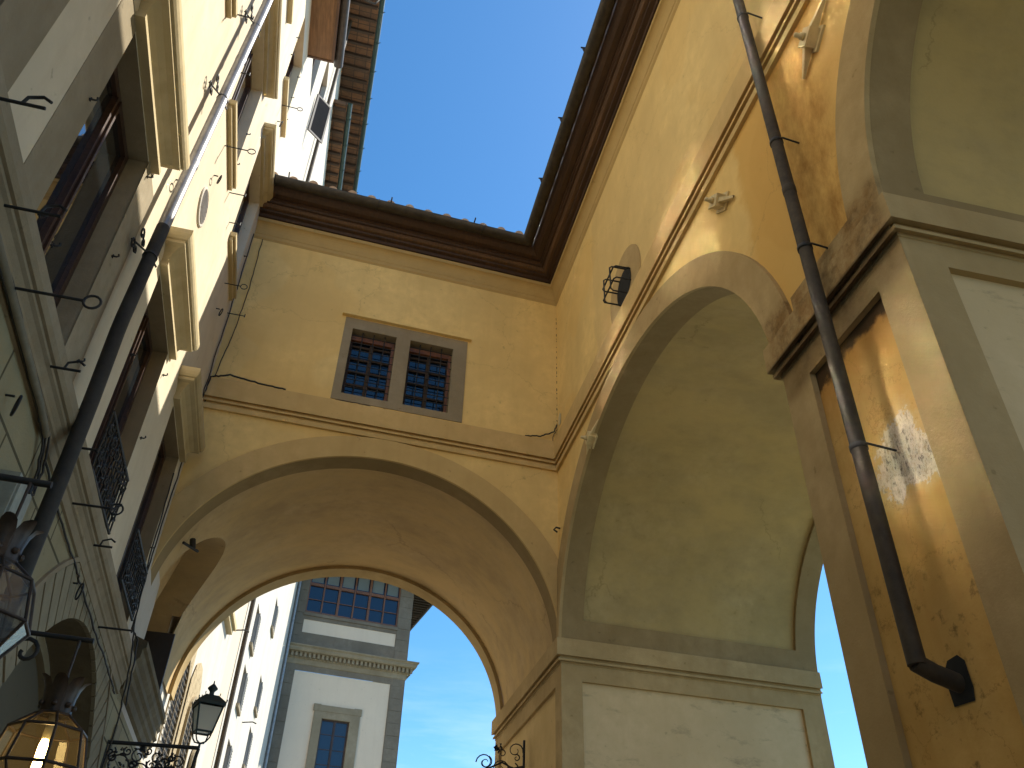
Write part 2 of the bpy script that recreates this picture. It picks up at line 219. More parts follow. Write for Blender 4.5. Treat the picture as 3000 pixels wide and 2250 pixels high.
# ------------------------------------------------------------------ mesh helpers
class MB:
    def __init__(s, f=None): s.v = []; s.f = []; s.sm = []; s.fr = f or (lambda a, b, c: Vector((a, b, c)))
    def q(s, *pts, sm=False, raw=False):
        n = len(s.v); s.v += [Vector(p) if raw else s.fr(*p) for p in pts]; s.f.append(tuple(range(n, n + len(pts)))); s.sm.append(sm)
    def box(s, a0, a1, b0, b1, c0, c1):
        P = [(a0, b0, c0), (a1, b0, c0), (a1, b1, c0), (a0, b1, c0), (a0, b0, c1), (a1, b0, c1), (a1, b1, c1), (a0, b1, c1)]
        n = len(s.v); s.v += [s.fr(*p) for p in P]
        for q in ((0, 3, 2, 1), (4, 5, 6, 7), (0, 1, 5, 4), (1, 2, 6, 5), (2, 3, 7, 6), (3, 0, 4, 7)): s.f.append(tuple(n + i for i in q)); s.sm.append(False)
    def grid(s, rows, sm=True, raw=False, closed=False):
        n = len(s.v); w_ = len(rows[0])
        for r in rows: s.v += [Vector(p) if raw else s.fr(*p) for p in r]
        for i in range(len(rows) - 1):
            for j in range(w_ if closed else w_ - 1):
                k = (j + 1) % w_; s.f.append((n + i * w_ + j, n + i * w_ + k, n + (i + 1) * w_ + k, n + (i + 1) * w_ + j)); s.sm.append(sm)
    def tube(s, pts, r, n=8, raw=False, cap=True):
        P = [Vector(p) if raw else s.fr(*p) for p in pts]; rr = r if isinstance(r, (list, tuple)) else [r] * len(P)
        rows = []; up = None
        for i, p in enumerate(P):
            d = (P[min(i + 1, len(P) - 1)] - P[max(i - 1, 0)]).normalized()
            if up is None: up = d.orthogonal().normalized()
            a = (up - d * up.dot(d)); a = a.normalized() if a.length > 1e-5 else d.orthogonal().normalized(); up = a; b_ = d.cross(a)
            rows.append([p + (a * math.cos(2 * math.pi * k / n) + b_ * math.sin(2 * math.pi * k / n)) * rr[i] for k in range(n)])
        s.grid(rows, True, True, True)
        if cap:
            s.q(*rows[0][::-1], raw=True); s.q(*rows[-1], raw=True)
    def lathe(s, c, prof, n=12, ax=(0, 0, 1), sm=True):
        ax = Vector(ax).normalized(); a = ax.orthogonal().normalized(); b_ = ax.cross(a); c = Vector(c)
        s.grid([[c + ax * z + (a * math.cos(2 * math.pi * k / n) + b_ * math.sin(2 * math.pi * k / n)) * r for k in range(n)] for r, z in prof], sm, True, True)
    def sweep(s, path, prof, caps=True, sm=False):
        """path: 2-D points, profile (out, z), out = left of travel"""
        P = [Vector(p) for p in path]; rows = []
        for i, p in enumerate(P):
            d0 = (P[i] - P[i - 1]).normalized() if i else None; d1 = (P[i + 1] - P[i]).normalized() if i < len(P) - 1 else None
            if d0 is None: m_ = Vector((-d1.y, d1.x))
            elif d1 is None: m_ = Vector((-d0.y, d0.x))
            else:
                n0 = Vector((-d0.y, d0.x)); n1 = Vector((-d1.y, d1.x)); m_ = (n0 + n1).normalized(); m_ = m_ / max(.2, m_.dot(n0))
            rows.append([(p.x + m_.x * o, p.y + m_.y * o, z) for o, z in prof])
        s.grid(rows, sm, True)
        if caps: s.q(*rows[0], raw=True); s.q(*rows[-1][::-1], raw=True)
    def build(s, name, mat, parent=None, label=None):
        off = parent_world(parent) if parent else Vector((0, 0, 0))
        me = bpy.data.meshes.new(name); me.from_pydata([tuple(v - off) for v in s.v], [], s.f); me.materials.append(M[mat] if isinstance(mat, str) else mat)
        me.polygons.foreach_set('use_smooth', s.sm); me.update()
        o = bpy.data.objects.new(name, me); COL.objects.link(o)
        if parent: o.parent = parent
        if label: o['label'] = label
        return o
def parent_world(p):
    v = Vector((0, 0, 0))
    while p is not None: v += p.location; p = p.parent
    return v
def thing(name, label, cat, loc=(0, 0, 0), group=None):
    o = bpy.data.objects.new(name, None); COL.objects.link(o); o.location = loc; o.empty_display_size = .2; o['label'] = label; o['category'] = cat
    if group: o['group'] = group
    return o
def tag(o, label, cat, group=None):
    o['label'] = label; o['category'] = cat
    if group: o['group'] = group
    return o
def struct(o): o['kind'] = 'structure'; return o
def arc(cx, cy, r, a0, a1, n): return [(cx + r * math.cos(R(a0 + (a1 - a0) * i / n)), cy + r * math.sin(R(a0 + (a1 - a0) * i / n))) for i in range(n + 1)]
# frames
ang = R(3.7); bx_, by_ = math.cos(ang), math.sin(ang)
def BR(u, w_, z): return Vector((3 + bx_ * u + by_ * w_, 10.55 + by_ * u - bx_ * w_, z))      # bridge front, w toward the viewer
Lx, Ly = -0.03098674, 0.9995198
def LF(u, w_, z): return Vector((-1.9335 + Lx * u + Ly * w_, Ly * u - Lx * w_, z))             # left facade, w out over the street
def RW(y, w_, z): return Vector((3 - w_, y, z))                                             # right wall
# ------------------------------------------------------------------ ground and river
g = MB(); g.q((-60, -60, 0), (8.2, -60, 0), (8.2, 200, 0), (-60, 200, 0)); struct(g.build('street', 'paving'))
g = MB(); g.q((8.6, -1500, -5), (1500, -1500, -5), (1500, 1500, -5), (8.6, 1500, -5)); struct(g.build('river', 'water'))
g = MB(); g.box(8.2, 8.6, -60, 200, -5.2, .95); tag(g.build('parapet_wall', 'voussoir'), 'low stone parapet along the river behind the arcade', 'wall')
# ------------------------------------------------------------------ covered corridor
cor = thing('covered_corridor', 'ochre plastered arcade with a covered passage crossing the street on one wide arch', 'building', (3, 7.4, 0))
SP = 5.5
class Arch:
    def __init__(s, c, a, b, e=2.0): s.c, s.a, s.b, s.e = c, a, b, e
    def pt(s, t, off=0):
        ct, st = math.cos(t), math.sin(t); k = 2 / s.e
        return s.c + (s.a + off) * math.copysign(abs(ct) ** k, ct), SP + (s.b + off) * abs(st) ** k
A1 = Arch(7.415, 3.045, 2.45); A2 = Arch(-.12, 3.02, 2.5, 2.5); A3 = Arch(-7.6, 3.02, 2.5, 2.4)
ARCH = [(A1, 1), (A2, 0), (A3, 0)]
W = 3.88; YN = -12.0
def skew(x, y, A): # the far jamb of the first arch is not square to the street
    if A is not A1: return y
    return y + .0645 * (x - 3) * max(0, min(1, (y - (A.c - A.a)) / (2 * A.a)))
N = 56
wall = MB(); back = MB(); back2 = MB()
TOP = 11.75
edges = [10.55]
for A, far in ARCH:
    arv = MB(); ring = MB(); vlt = MB()
    ts = [math.pi * i / N for i in range(N + 1)]
    pts = [A.pt(t) for t in ts]                     # from the far springing to the near one
    ext = [A.pt(t, .33) for t in ts]
    for i in range(N):
        (y0, z0), (y1, z1) = pts[i], pts[i + 1]
        wall.q((3, y0, z0), (3, y1, z1), (3, y1, 8.6), (3, y0, 8.6)) if False else wall.q((3, y0, z0), (3, y1, z1), (3, y1, TOP), (3, y0, TOP))
        xb = 3 + W
        back.q((xb, skew(xb, y0, A), z0), (xb, skew(xb, y0, A), TOP), (xb, skew(xb, y1, A), TOP), (xb, skew(xb, y1, A), z1))
        e0, e1 = ext[i], ext[i + 1]
        lim = 10.545 if far else 99
        arv.q((2.96, min(pts[i][0], lim), z0), (2.96, min(e0[0], lim), e0[1]), (2.96, min(e1[0], lim), e1[1]), (2.96, min(pts[i + 1][0], lim), z1))
        arv.q((2.96, y0, z0), (2.96, y1, z1), (3.002, y1, z1), (3.002, y0, z0)); arv.q((2.96, min(e0[0], lim), e0[1]), (3.002, min(e0[0], lim), e0[1]), (3.002, min(e1[0], lim), e1[1]), (2.96, min(e1[0], lim), e1[1]))
    # soffit: two border rings and a sunk field between
    for xa, xb, mb in ((3.0, 3.31, ring), (6.56, 6.88, ring)):
        mb.grid([[(x, skew(x, y, A), z) for x in (xa, xb)] for y, z in pts], True)
    dep = .055
    sunk = [A.pt(t, dep) if A.pt(t)[1] > 5.83 else None for t in ts]
    rows = []
    for i, t in enumerate(ts):
        if sunk[i]: rows.append([(x, skew(x, sunk[i][0], A), sunk[i][1]) for x in (3.31, 4.4, 5.5, 6.56)])
    vlt.grid(rows, True)
    idx = [i for i in range(N + 1) if sunk[i]]
    for xa in (3.31, 6.56): ring.grid([[(xa, skew(xa, pts[i][0], A), pts[i][1]), (xa, skew(xa, sunk[i][0], A), sunk[i][1])] for i in idx], True)
    for k in (idx[0], idx[-1]): ring.grid([[(x, skew(x, pts[k][0], A), pts[k][1]), (x, skew(x, sunk[k][0], A), sunk[k][1])] for x in (3.31, 6.56)], False)
    lo = list(range(0, idx[0] + 1)); hi = list(range(idx[-1], N + 1))
    for seq in (lo, hi): ring.grid([[(x, skew(x, pts[i][0], A), pts[i][1]) for x in (3.31, 6.56)] for i in seq], True)
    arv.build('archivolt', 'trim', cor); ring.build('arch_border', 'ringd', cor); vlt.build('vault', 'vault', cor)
# piers: sunk panels on every face
def face(frame, pt, u0, u1, z0, z1, panel, depth, nm, mt, lab=None):
    pm = MB()
    """pt(u, d, z): d = depth into the pier"""
    a0, a1, c0, c1 = panel
    F = frame
    for (ua, ub, za, zb) in ((u0, a0, z0, z1), (a1, u1, z0, z1), (a0, a1, c1, z1), (a0, a1, z0, c0)):
        F.q(pt(ua, 0, za), pt(ub, 0, za), pt(ub, 0, zb), pt(ua, 0, zb), raw=True)
    for (p, q_) in (((a0, c0), (a1, c0)), ((a1, c0), (a1, c1)), ((a1, c1), (a0, c1)), ((a0, c1), (a0, c0))):
        F.q(pt(p[0], 0, p[1]), pt(q_[0], 0, q_[1]), pt(q_[0], depth, q_[1]), pt(p[0], depth, p[1]), raw=True)
    pm.q(pt(a0, depth, c0), pt(a1, depth, c0), pt(a1, depth, c1), pt(a0, depth, c1), raw=True)
    pm.build(nm, mt, cor, lab)
piers = [(2.90, 4.37, 5.27, 5.5), (-4.6, -3.13, 5.27, 5.5), (-12.2, -10.7, 5.2, 5.5)]
for y0, y1, pt_, zt in piers:
    xb = 3 + W; frame = MB()
    face(frame, lambda u, d, z: (3 + d, u, z), y0, y1, 0, zt, (y0 + .29, y1 - .32, .5, pt_), .045, 'pier_panel', 'pier_face')
    face(frame, lambda u, d, z: (u, y0 + d, z), 3, xb, 0, zt, (3.28, xb - .3, .5, pt_), .045, 'jamb_panel', 'panel')
    face(frame, lambda u, d, z: (u, y1 - d, z), 3, xb, 0, zt, (3.28, xb - .3, .5, pt_), .045, 'jamb_panel', 'panel')
    frame.q((xb, y0, 0), (xb, y1, 0), (xb, y1, zt), (xb, y0, zt)); frame.build('pier', 'trim', cor)
# wall above the piers between neighbouring arches
for ya, yb in ((2.90, 4.37), (-4.58, -3.14), (-12, -10.62)):
    wall.q((3, ya, SP), (3, yb, SP), (3, yb, TOP), (3, ya, TOP)); back.q((3 + W, ya, SP), (3 + W, ya, TOP), (3 + W, yb, TOP), (3 + W, yb, SP))
wall.q((3, 10.46, SP), (3, 10.55, SP), (3, 10.55, TOP), (3, 10.46, TOP))
# far corner pier (carries both arches)
def J(u, d, z): return (3 + u * bx_ - d * by_, 10.475 + u * by_ + d * bx_, z)
frame = MB(); face(frame, J, 0, W, 0, SP, (.29, W - .33, .5, 5.11), .045, 'jamb_panel', 'panel')
YB = 14.55
face(frame, lambda u, d, z: (3 + d, u, z), 10.475, YB, 0, SP, (10.77, YB - .3, .5, 5.09), .045, 'street_panel', 'spanel')
frame.q((6.87, 10.73, 0), (6.87, YB, 0), (6.87, YB, TOP), (6.87, 10.73, TOP)); frame.q((3, YB, 0), (6.87, YB, 0), (6.87, YB, SP), (3, YB, SP)); frame.build('corner_pier', 'trim', cor)
# bridge arch over the street
BA = Arch(.365, 2.64, 2.43)
def bp(t, off=0):
    return BA.pt(t, off)
def yfront(x): return 10.55 + .0647 * (x - 3)
bwall = MB(BR); ts = [math.pi * i / 72 for i in range(73)]; bpts = [bp(t) for t in ts]; bext = [bp(t, .33) for t in ts]
U = lambda x: (x - 3) / bx_
holes = [(-3.42, -2.715), (-2.49, -1.785)]            # the two window openings in u
us = sorted(set([U(p[0]) for p in bpts] + [-5.35] + [h for hh in holes for h in hh]))
def zarch(u):
    x = 3 + u * bx_; k = (x - BA.c) / BA.a
    return SP + BA.b * math.sqrt(max(0, 1 - k * k)) if abs(k) < 1 else SP
for a, b2 in zip(us, us[1:]):
    mid = (a + b2) / 2; inh = any(h0 <= mid <= h1 for h0, h1 in holes)
    if inh:
        bwall.q((a, 0, zarch(a)), (b2, 0, zarch(b2)), (b2, 0, 8.955), (a, 0, 8.955)); bwall.q((a, 0, 10.235), (b2, 0, 10.235), (b2, 0, TOP), (a, 0, TOP))
    else: bwall.q((a, 0, zarch(a)), (b2, 0, zarch(b2)), (b2, 0, TOP), (a, 0, TOP))
    bk = YB; back2.q((3 + a, bk, zarch(a)), (3 + b2, bk, zarch(b2)), (3 + b2, bk, TOP), (3 + a, bk, TOP))
barv = MB(BR)
for i in range(72):
    e0, e1, p0, p1 = bext[i], bext[i + 1], bpts[i], bpts[i + 1]
    cl = lambda x: min(-.002, max(-5.3, U(x)))
    barv.q((cl(p0[0]), .036, p0[1]), (cl(e0[0]), .036, e0[1]), (cl(e1[0]), .036, e1[1]), (cl(p1[0]), .036, p1[1]))
    barv.q((U(p0[0]), .036, p0[1]), (U(p1[0]), .036, p1[1]), (U(p1[0]), -.002, p1[1]), (U(p0[0]), -.002, p0[1]))
    barv.q((cl(e0[0]), .036, e0[1]), (cl(e0[0]), -.002, e0[1]), (cl(e1[0]), -.002, e1[1]), (cl(e1[0]), .036, e1[1]))
bring = MB(); bv = MB(); lun = MB()
fring = MB(); fring.grid([[(x, yfront(x), z), (x, yfront(x) + .32, z)] for x, z in bpts], True)
bring.grid([[(x, YB - .36, z), (x, YB, z)] for x, z in bpts], True)
spts = [bp(t, .06) for t in ts]
def xv(z): # left half of the sunk vault
    k = (z - SP) / (BA.b + .06); return BA.c - (BA.a + .06) * math.sqrt(max(0, 1 - k * k))
YC, RL, ZL = 11.95, .86, 6.22       # lunette cut into the vault on the left
ys = [0.0] + [i / 48 for i in range(1, 49)]
def lun_z(y): d = abs(y - YC); return ZL + math.sqrt(RL * RL - d * d) if d < RL else None
rows = []
y0_, y1_ = 10.87, YB - .36
NT = 120
for j in range(49):
    yb = y0_ + (y1_ - y0_) * j / 48
    lz = lun_z(yb); tmax = math.pi
    if lz: tmax = math.pi - math.asin(min(1, (lz - SP) / (BA.b + .06)))
    row = []
    for i in range(NT + 1):
        t_ = min(tmax, math.pi * i / NT); x, z = BA.pt(t_, .06); y = yb if j else yfront(x) + .32
        row.append((x, y, z))
    rows.append(row)
bv.grid(rows, True)
fring.grid([[(p[0], yfront(p[0]) + .32, p[1]), (s_[0], yfront(s_[0]) + .32, s_[1])] for p, s_ in zip(bpts, spts)], True); fring.build('bridge_arch_border', 'ringd', cor)
bring.grid([[(p[0], YB - .36, p[1]), (s_[0], YB - .36, s_[1])] for p, s_ in zip(bpts, spts)], True)
rows = []
for i in range(33):
    y = YC - RL + 2 * RL * i / 32; lz = lun_z(max(YC - RL + 1e-4, min(YC + RL - 1e-4, y))); rows.append([(xv(lz), y, lz), (-3.1, y, lz)])
lun.grid(rows, True)
lun.q((-2.33, YC - RL, SP - 1.1), (-2.33, YC - RL, ZL + .02), (-3.1, YC - RL, ZL + .02), (-3.1, YC - RL, SP - 1.1)); lun.q((-2.33, YC + RL, SP - 1.1), (-2.33, YC + RL, ZL + .02), (-3.1, YC + RL, ZL + .02), (-3.1, YC + RL, SP - 1.1))
wall.build('wall', 'ochre', cor); bwall.build('bridge_wall', 'ochre', cor); back.build('rear_wall', 'ochre', cor); back2.build('bridge_rear_wall', 'ochre', cor)
barv.build('bridge_archivolt', 'trimw', cor); bring.build('bridge_arch_border', 'trim', cor)
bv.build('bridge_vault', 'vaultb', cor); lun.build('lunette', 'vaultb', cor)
# raised plaster strip above the near impost
s = MB(RW); s.box(3.19, 4.03, 0, .022, 5.72, 5.97); s.build('raised_patch', 'trim', cor)
# imposts
imp = [(0, 5.66), (.075, 5.63), (.075, 5.405), (.022, 5.418), (.022, 5.378), (.048, 5.37), (.048, 5.34), (.010, 5.352), (.010, 5.325), (0, 5.32)]
i1 = MB(); i1.sweep([(6.92, 10.73), (3.0, 10.475), (3.0, YB + .0)][::-1][::-1] and [(3.0, YB), (3.0, 10.475), (6.87, 10.725)], [(-o, z) for o, z in imp]); i1.build('impost', 'trim', cor)
imp2 = [(o, z + .14) for o, z in imp]
for y0, y1, *_ in piers[:2]:
    i1 = MB(); i1.sweep([(6.87, y0), (3.0, y0), (3.0, y1), (6.87, y1)], imp2); i1.build('impost', 'trim', cor)
# string course
st = [(0, 8.79), (.055, 8.765), (.055, 8.43), (.035, 8.425), (.035, 8.375), (.030, 8.37), (.030, 8.345), (.0235, 8.34), (.0235, 8.255), (0, 8.25)]
BL = (BR(-5.32, 0, 0).x, BR(-5.32, 0, 0).y)
st = [(0, 8.79), (.085, 8.76), (.085, 8.435), (.030, 8.45), (.030, 8.415), (.062, 8.405), (.062, 8.372), (.018, 8.385), (.018, 8.345), (.041, 8.34), (.041, 8.262), (0, 8.262)]
s = MB(); s.sweep([(3, YN), (3, 10.55), BL], st); s.build('string_course', 'trimw', cor)
# eave: plaster cove, timber boards, gutter, tiles
path = [(3, YN), (3, 10.55), BL]
cv = [(0, 11.70), (.028, 11.73), (.028, 11.79), (.04, 11.80)] + [(.04 + .11 * (1 - math.cos(R(a))), 11.80 + .19 * math.sin(R(a))) for a in (15, 30, 45, 60, 75, 90)] + [(.15, 12.06), (.0, 12.07)]
s = MB(); s.sweep(path, cv); s.build('eave_cove', 'cove', cor)
s = MB(); s.sweep(path, [(.0, 12.075), (.17, 12.075), (.18, 12.13), (.245, 12.135), (.255, 12.165), (0, 12.17)]); s.sweep(path, [(.0, 12.225), (.375, 12.225), (.385, 12.26), (.41, 12.265), (.41, 12.30), (0, 12.305)]); s.sweep(path, [(0, 12.308), (.50, 12.308), (.555, 12.345), (.60, 12.40), (.60, 12.49), (0, 12.52)]); s.build('eave_boards', 'eavewood', cor)
s = MB(); s.sweep(path, [(0, 12.173), (.31, 12.173), (.345, 12.20), (.345, 12.222), (0, 12.223)]); s.build('eave_fascia', 'eavewood2', cor)
gp = [(.72 - .1 * math.cos(R(a)), 12.41 - .1 * math.sin(R(a))) for a in range(0, 181, 15)]
s = MB(); s.sweep(path, gp + [(o * .94 + .72 * .06, z + .006) for o, z in gp[::-1]], sm=True)
gut = s.build('gutter', 'gutter', cor)
for y in [x * 1.18 - 10.4 for x in range(17)]:
    s = MB(); s.tube([(3 - .60, y, 12.5), (3 - .80, y, 12.49), (3 - .865, y, 12.475)], .012, 6)
    s.tube([(3 - .81, y + .0, 12.40), (3 - .83, y, 12.47)], .02, 6); s.build('gutter_strap', 'iron', gut)
for u in (-4.9, -3.2, -1.75): s = MB(); s.tube([BR(u, .6, 12.5), BR(u, .82, 12.50), BR(u, .84, 12.52)], .012, 6, raw=True); s.build('gutter_strap', 'iron', gut)
for u in (-5.1, -3.4, -1.6): s = MB(); s.tube([BR(u, .72 - .108 * math.cos(R(a)), 12.41 - .108 * math.sin(R(a))) for a in range(0, 181, 20)], .008, 6, raw=True); s.build('gutter_strap', 'iron', gut)
# roof slopes with half-round cover tiles
rf = MB(); tl_ = MB()
RX = 3 + W / 2; RZ = 12.52 + (W / 2 + .6) * .30
rf.q((2.4, YN, 12.52), (2.4, 9.95, 12.52), (RX, 12.3, RZ), (RX, YN, RZ)); rf.q((7.48, YN, 12.52), (RX, YN, RZ), (RX, 12.3, RZ), (7.48, 15.1, 12.52))
rf.q((2.4, 9.95, 12.52), (-2.9, 9.6, 12.52), (-2.9, 12.2, RZ), (RX, 12.3, RZ)); rf.q((-2.9, 15.1, 12.52), (7.48, 15.1, 12.52), (RX, 12.3, RZ), (-2.9, 12.2, RZ))
rf.q((2.4, YN, 12.5), (7.48, YN, 12.5), (7.48, 15.1, 12.5), (-2.9, 15.1, 12.5), (-2.9, 9.6, 12.5), (2.4, 9.95, 12.5))
rf.build('roof', 'tile', cor)
def tile_row(p0, p1, r=.085):
    d = (p1 - p0).normalized(); side = d.cross(Vector((0, 0, 1))).normalized(); up = side.cross(d)
    rows = [[p + side * r * math.cos(R(a)) + up * r * math.sin(R(a)) for a in range(0, 181, 22)] for p in (p0, p1)]
    tl_.grid(rows, True, True); tl_.q(*rows[0][::-1], raw=True)
for k in range(17):
    u = -5.15 + k * .325
    jj = random.uniform(-.015, .015)
    if u < -.75: tile_row(BR(u, .70 + jj, 12.50), BR(u, -1.6, 13.25))
for k in range(66):
    y = YN + .1 + k * .325
    if y < 9.6: tile_row(Vector((2.35 + random.uniform(-.015, .015), y, 12.50)), Vector((RX, y, RZ + .03)))
tl_.build('roof_tiles', 'tile', cor)
# corridor window: stone frame, two grilles, glazing
win = MB(BR)
fo = (-3.555, -1.555)
F = [(fo[0], holes[0][0], 8.83, 10.44), (holes[0][1], holes[1][0], 8.83, 10.44), (holes[1][1], fo[1], 8.83, 10.44)]
for a, b2, z0, z1 in F: win.box(a, b2, -.22, .012, z0, z1)
for h0, h1 in holes: win.box(h0, h1, -.22, .0121, 8.83, 8.96); win.box(h0, h1, -.22, .0121, 10.23, 10.44)
wo = win.build('window', 'stonefr', cor, 'twin window with two barred openings in one stone frame')
s = MB(BR); s.box(-3.62, -1.50, 0, .07, 10.46, 10.49); s.build('lintel_ledge', 'ochre', wo)
for h0, h1 in holes:
    s = MB(BR)
    for k in range(1, 4): u = h0 + (h1 - h0) * k / 4; s.tube([(u, -.055, 8.94), (u, -.055, 10.25)], .009, 6)
    for k in range(9): z = 8.99 + k * .143; s.tube([(h0 - .02, -.042, z), (h1 + .02, -.042, z)], .008, 6)
    s.build('grille', 'iron', wo)
    s = MB(BR); s.q((h0, -.20, 8.95), (h1, -.20, 8.95), (h1, -.20, 10.24), (h0, -.20, 10.24)); s.build('glass_pane', 'glassb', wo)
    s = MB(BR); c = (h0 + h1) / 2
    for a in (h0 + .0, c - .03, h1 - .05): s.box(a, a + (.06 if a == c - .03 else .05), -.19, -.15, 8.97, 10.14)
    for k in range(5): z = 9.0 + k * .25; s.box(h0 + .05, c - .03, -.19, -.165, z, z + .035); s.box(c + .03, h1 - .05, -.19, -.165, z + .02, z + .05)
    s.build('window_sash', 'rafter', wo)
    s = MB(BR); s.box(h0 + .01, h1 - .01, -.17, -.10, 10.09, 10.17); s.box(h1 - .045, h1 - .005, -.15, -.10, 8.97, 10.12); s.build('sash_rail', 'orangewood', wo)
# oculus with wire cage
oc = MB(RW); CY, CZ = 7.28, 9.12
rows = []
for a in range(0, 361, 10):
    ca, sa = math.cos(R(a)), math.sin(R(a)); rows.append([(CY + ro * ca, w_, max(8.77, CZ + rz * sa)) for ro, rz, w_ in ((.56, .56, 0), (.555, .555, .02), (.50, .50, .022), (.27, .265, .022), (.255, .25, .01), (.255, .25, -.3))])
oc.grid(rows, False); oo = oc.build('round_window', 'trim', cor)
s = MB(RW); s.q(*[(CY + .26 * math.cos(R(a)), .0245, CZ + .255 * math.sin(R(a))) for a in range(0, 360, 12)]); s.build('dark_opening', 'black', oo)
s = MB(RW)
for dy_ in (-.12, .12):
    s.tube([(CY + dy_, 0, CZ - .22), (CY + dy_, .22, CZ - .22), (CY + dy_, .25, CZ - .19), (CY + dy_, .25, CZ + .17), (CY + dy_, .22, CZ + .2), (CY + dy_, 0, CZ + .2)], .011, 6)
for dz_ in (-.10, .10):
    s.tube([(CY - .24, 0, CZ + dz_), (CY - .24, .21, CZ + dz_), (CY - .21, .235, CZ + dz_), (CY + .21, .235, CZ + dz_), (CY + .24, .21, CZ + dz_), (CY + .24, 0, CZ + dz_)], .011, 6)
s.build('wire_cage', 'iron', oo)
s = MB(RW); s.q(*[(4.97 + .17 * math.cos(R(a)), .0645 - .06, 8.77 + .09 * math.sin(R(a))) for a in range(0, 181, 15)]); s.build('vent_slot', 'black', cor)
# ------------------------------------------------------------------ tie-rod anchors on the arcade wall
def anchor(y, z, label, long=.42, tilt=12):
    t_ = thing('wall_anchor', label, 'wall anchor', (3, y, z), 'painted tie rod anchors on the arcade wall')
    def F(a, w_, c): ca, sa = math.cos(R(tilt)), math.sin(R(tilt)); return Vector((3 - w_, y + a * ca - c * sa, z + a * sa + c * ca))
    s = MB(F); s.box(-.06, .06, 0, .11, -.075, .075); s.box(-.09, .09, 0, .02, -.10, .10); s.build('block', 'anchor', t_)
    s = MB(F); s.q((-.022, .02, .07), (.022, .02, .07), (.012, .015, long), (-.012, .015, long)); s.q((-.022, .09, .07), (-.012, .03, long), (.012, .03, long), (.022, .09, .07)); s.q((-.022, .02, .07), (-.012, .015, long), (-.012, .03, long), (-.022, .09, .07)); s.q((.022, .02, .07), (.022, .09, .07), (.012, .03, long), (.012, .015, long))
    s.q((-.022, .02, -.07), (-.012, .015, -.3), (.012, .015, -.3), (.022, .02, -.07)); s.q((-.022, .09, -.07), (.022, .09, -.07), (.012, .03, -.3), (-.012, .03, -.3)); s.q((-.022, .02, -.07), (-.022, .09, -.07), (-.012, .03, -.3), (-.012, .015, -.3)); s.q((.022, .02, -.07), (.012, .015, -.3), (.012, .03, -.3), (.022, .09, -.07))
    s.build('wedge', 'anchor', t_)
    s = MB(); s.lathe(F(0, .11, 0), [(0, 0), (.03, 0), (.03, .035), (.02, .04), (.02, .08), (.0, .085)], 8, (-1, 0, 0)); s.build('bolt', 'anchor', t_)
anchor(2.98, 7.80, 'cream painted iron anchor with long wedge, high beside the second arch', .34, 52)
anchor(4.70, 7.82, 'cream painted iron anchor under the string course above the near pier arch', .27, 127)
anchor(8.75, 7.72, 'cream painted iron anchor beside the corner where the bridge begins', .36, 68)
# ------------------------------------------------------------------ right downpipe
dp = thing('downpipe', 'thin dark brown downpipe crossing the ochre pier and turning into a hole', 'downpipe', (2.83, 3.54, 3.0))
s = MB(); XP = 2.83
s.tube([(XP, 3.54, 12.3), (XP, 3.54, 3.03)], .047, 16); s.build('pipe', 'pipe', dp)
s = MB(); s.tube([(XP - .006, 3.545, 3.045), (XP + .09, 3.545, 3.0), (3.07, 3.545, 2.955)], .046, 14); s.build('elbow', 'pipe', dp)
for z in (11.9, 9.02, 7.15, 5.95, 4.28):
    s = MB(); s.lathe((XP, 3.54, z), [(.048, 0), (.053, .0), (.053, .035), (.048, .035)], 14)
    s.tube([(XP, 3.50, z + .018), (XP + .02, 3.485, z + .018), (3.05, 3.50, z + .01)], .008, 6); s.build('bracket', 'iron', dp)
s = MB(); s.lathe((XP, 3.54, 6.55), [(.048, 0), (.051, .006), (.051, .07), (.048, .076)], 14); s.build('sleeve', 'pipe', dp); s = MB(); s.lathe((XP, 3.54, 9.6), [(.048, 0), (.051, .006), (.051, .07), (.048, .076)], 14); s.build('sleeve', 'pipe', dp)
random.seed(21)
s = MB(); z = 8.85
while z < 11.4:
    l_ = random.uniform(.01, .06); a = 2.996; b2 = 10.546; s.tube([(a, b2, z), (a + random.uniform(-.004, .002), b2, z + l_)], random.uniform(.003, .008), 4); z += l_ + random.uniform(.02, .12)
s.build('corner_crack', 'black', cor)
s = MB(RW); s.q((3.62, -.0405, 2.87), (3.47, -.0405, 2.86), (3.455, -.0405, 2.92), (3.46, -.0405, 3.05), (3.50, -.0405, 3.09), (3.58, -.0405, 3.085), (3.63, -.0405, 3.03)); s.build('drain_hole', 'black', cor)
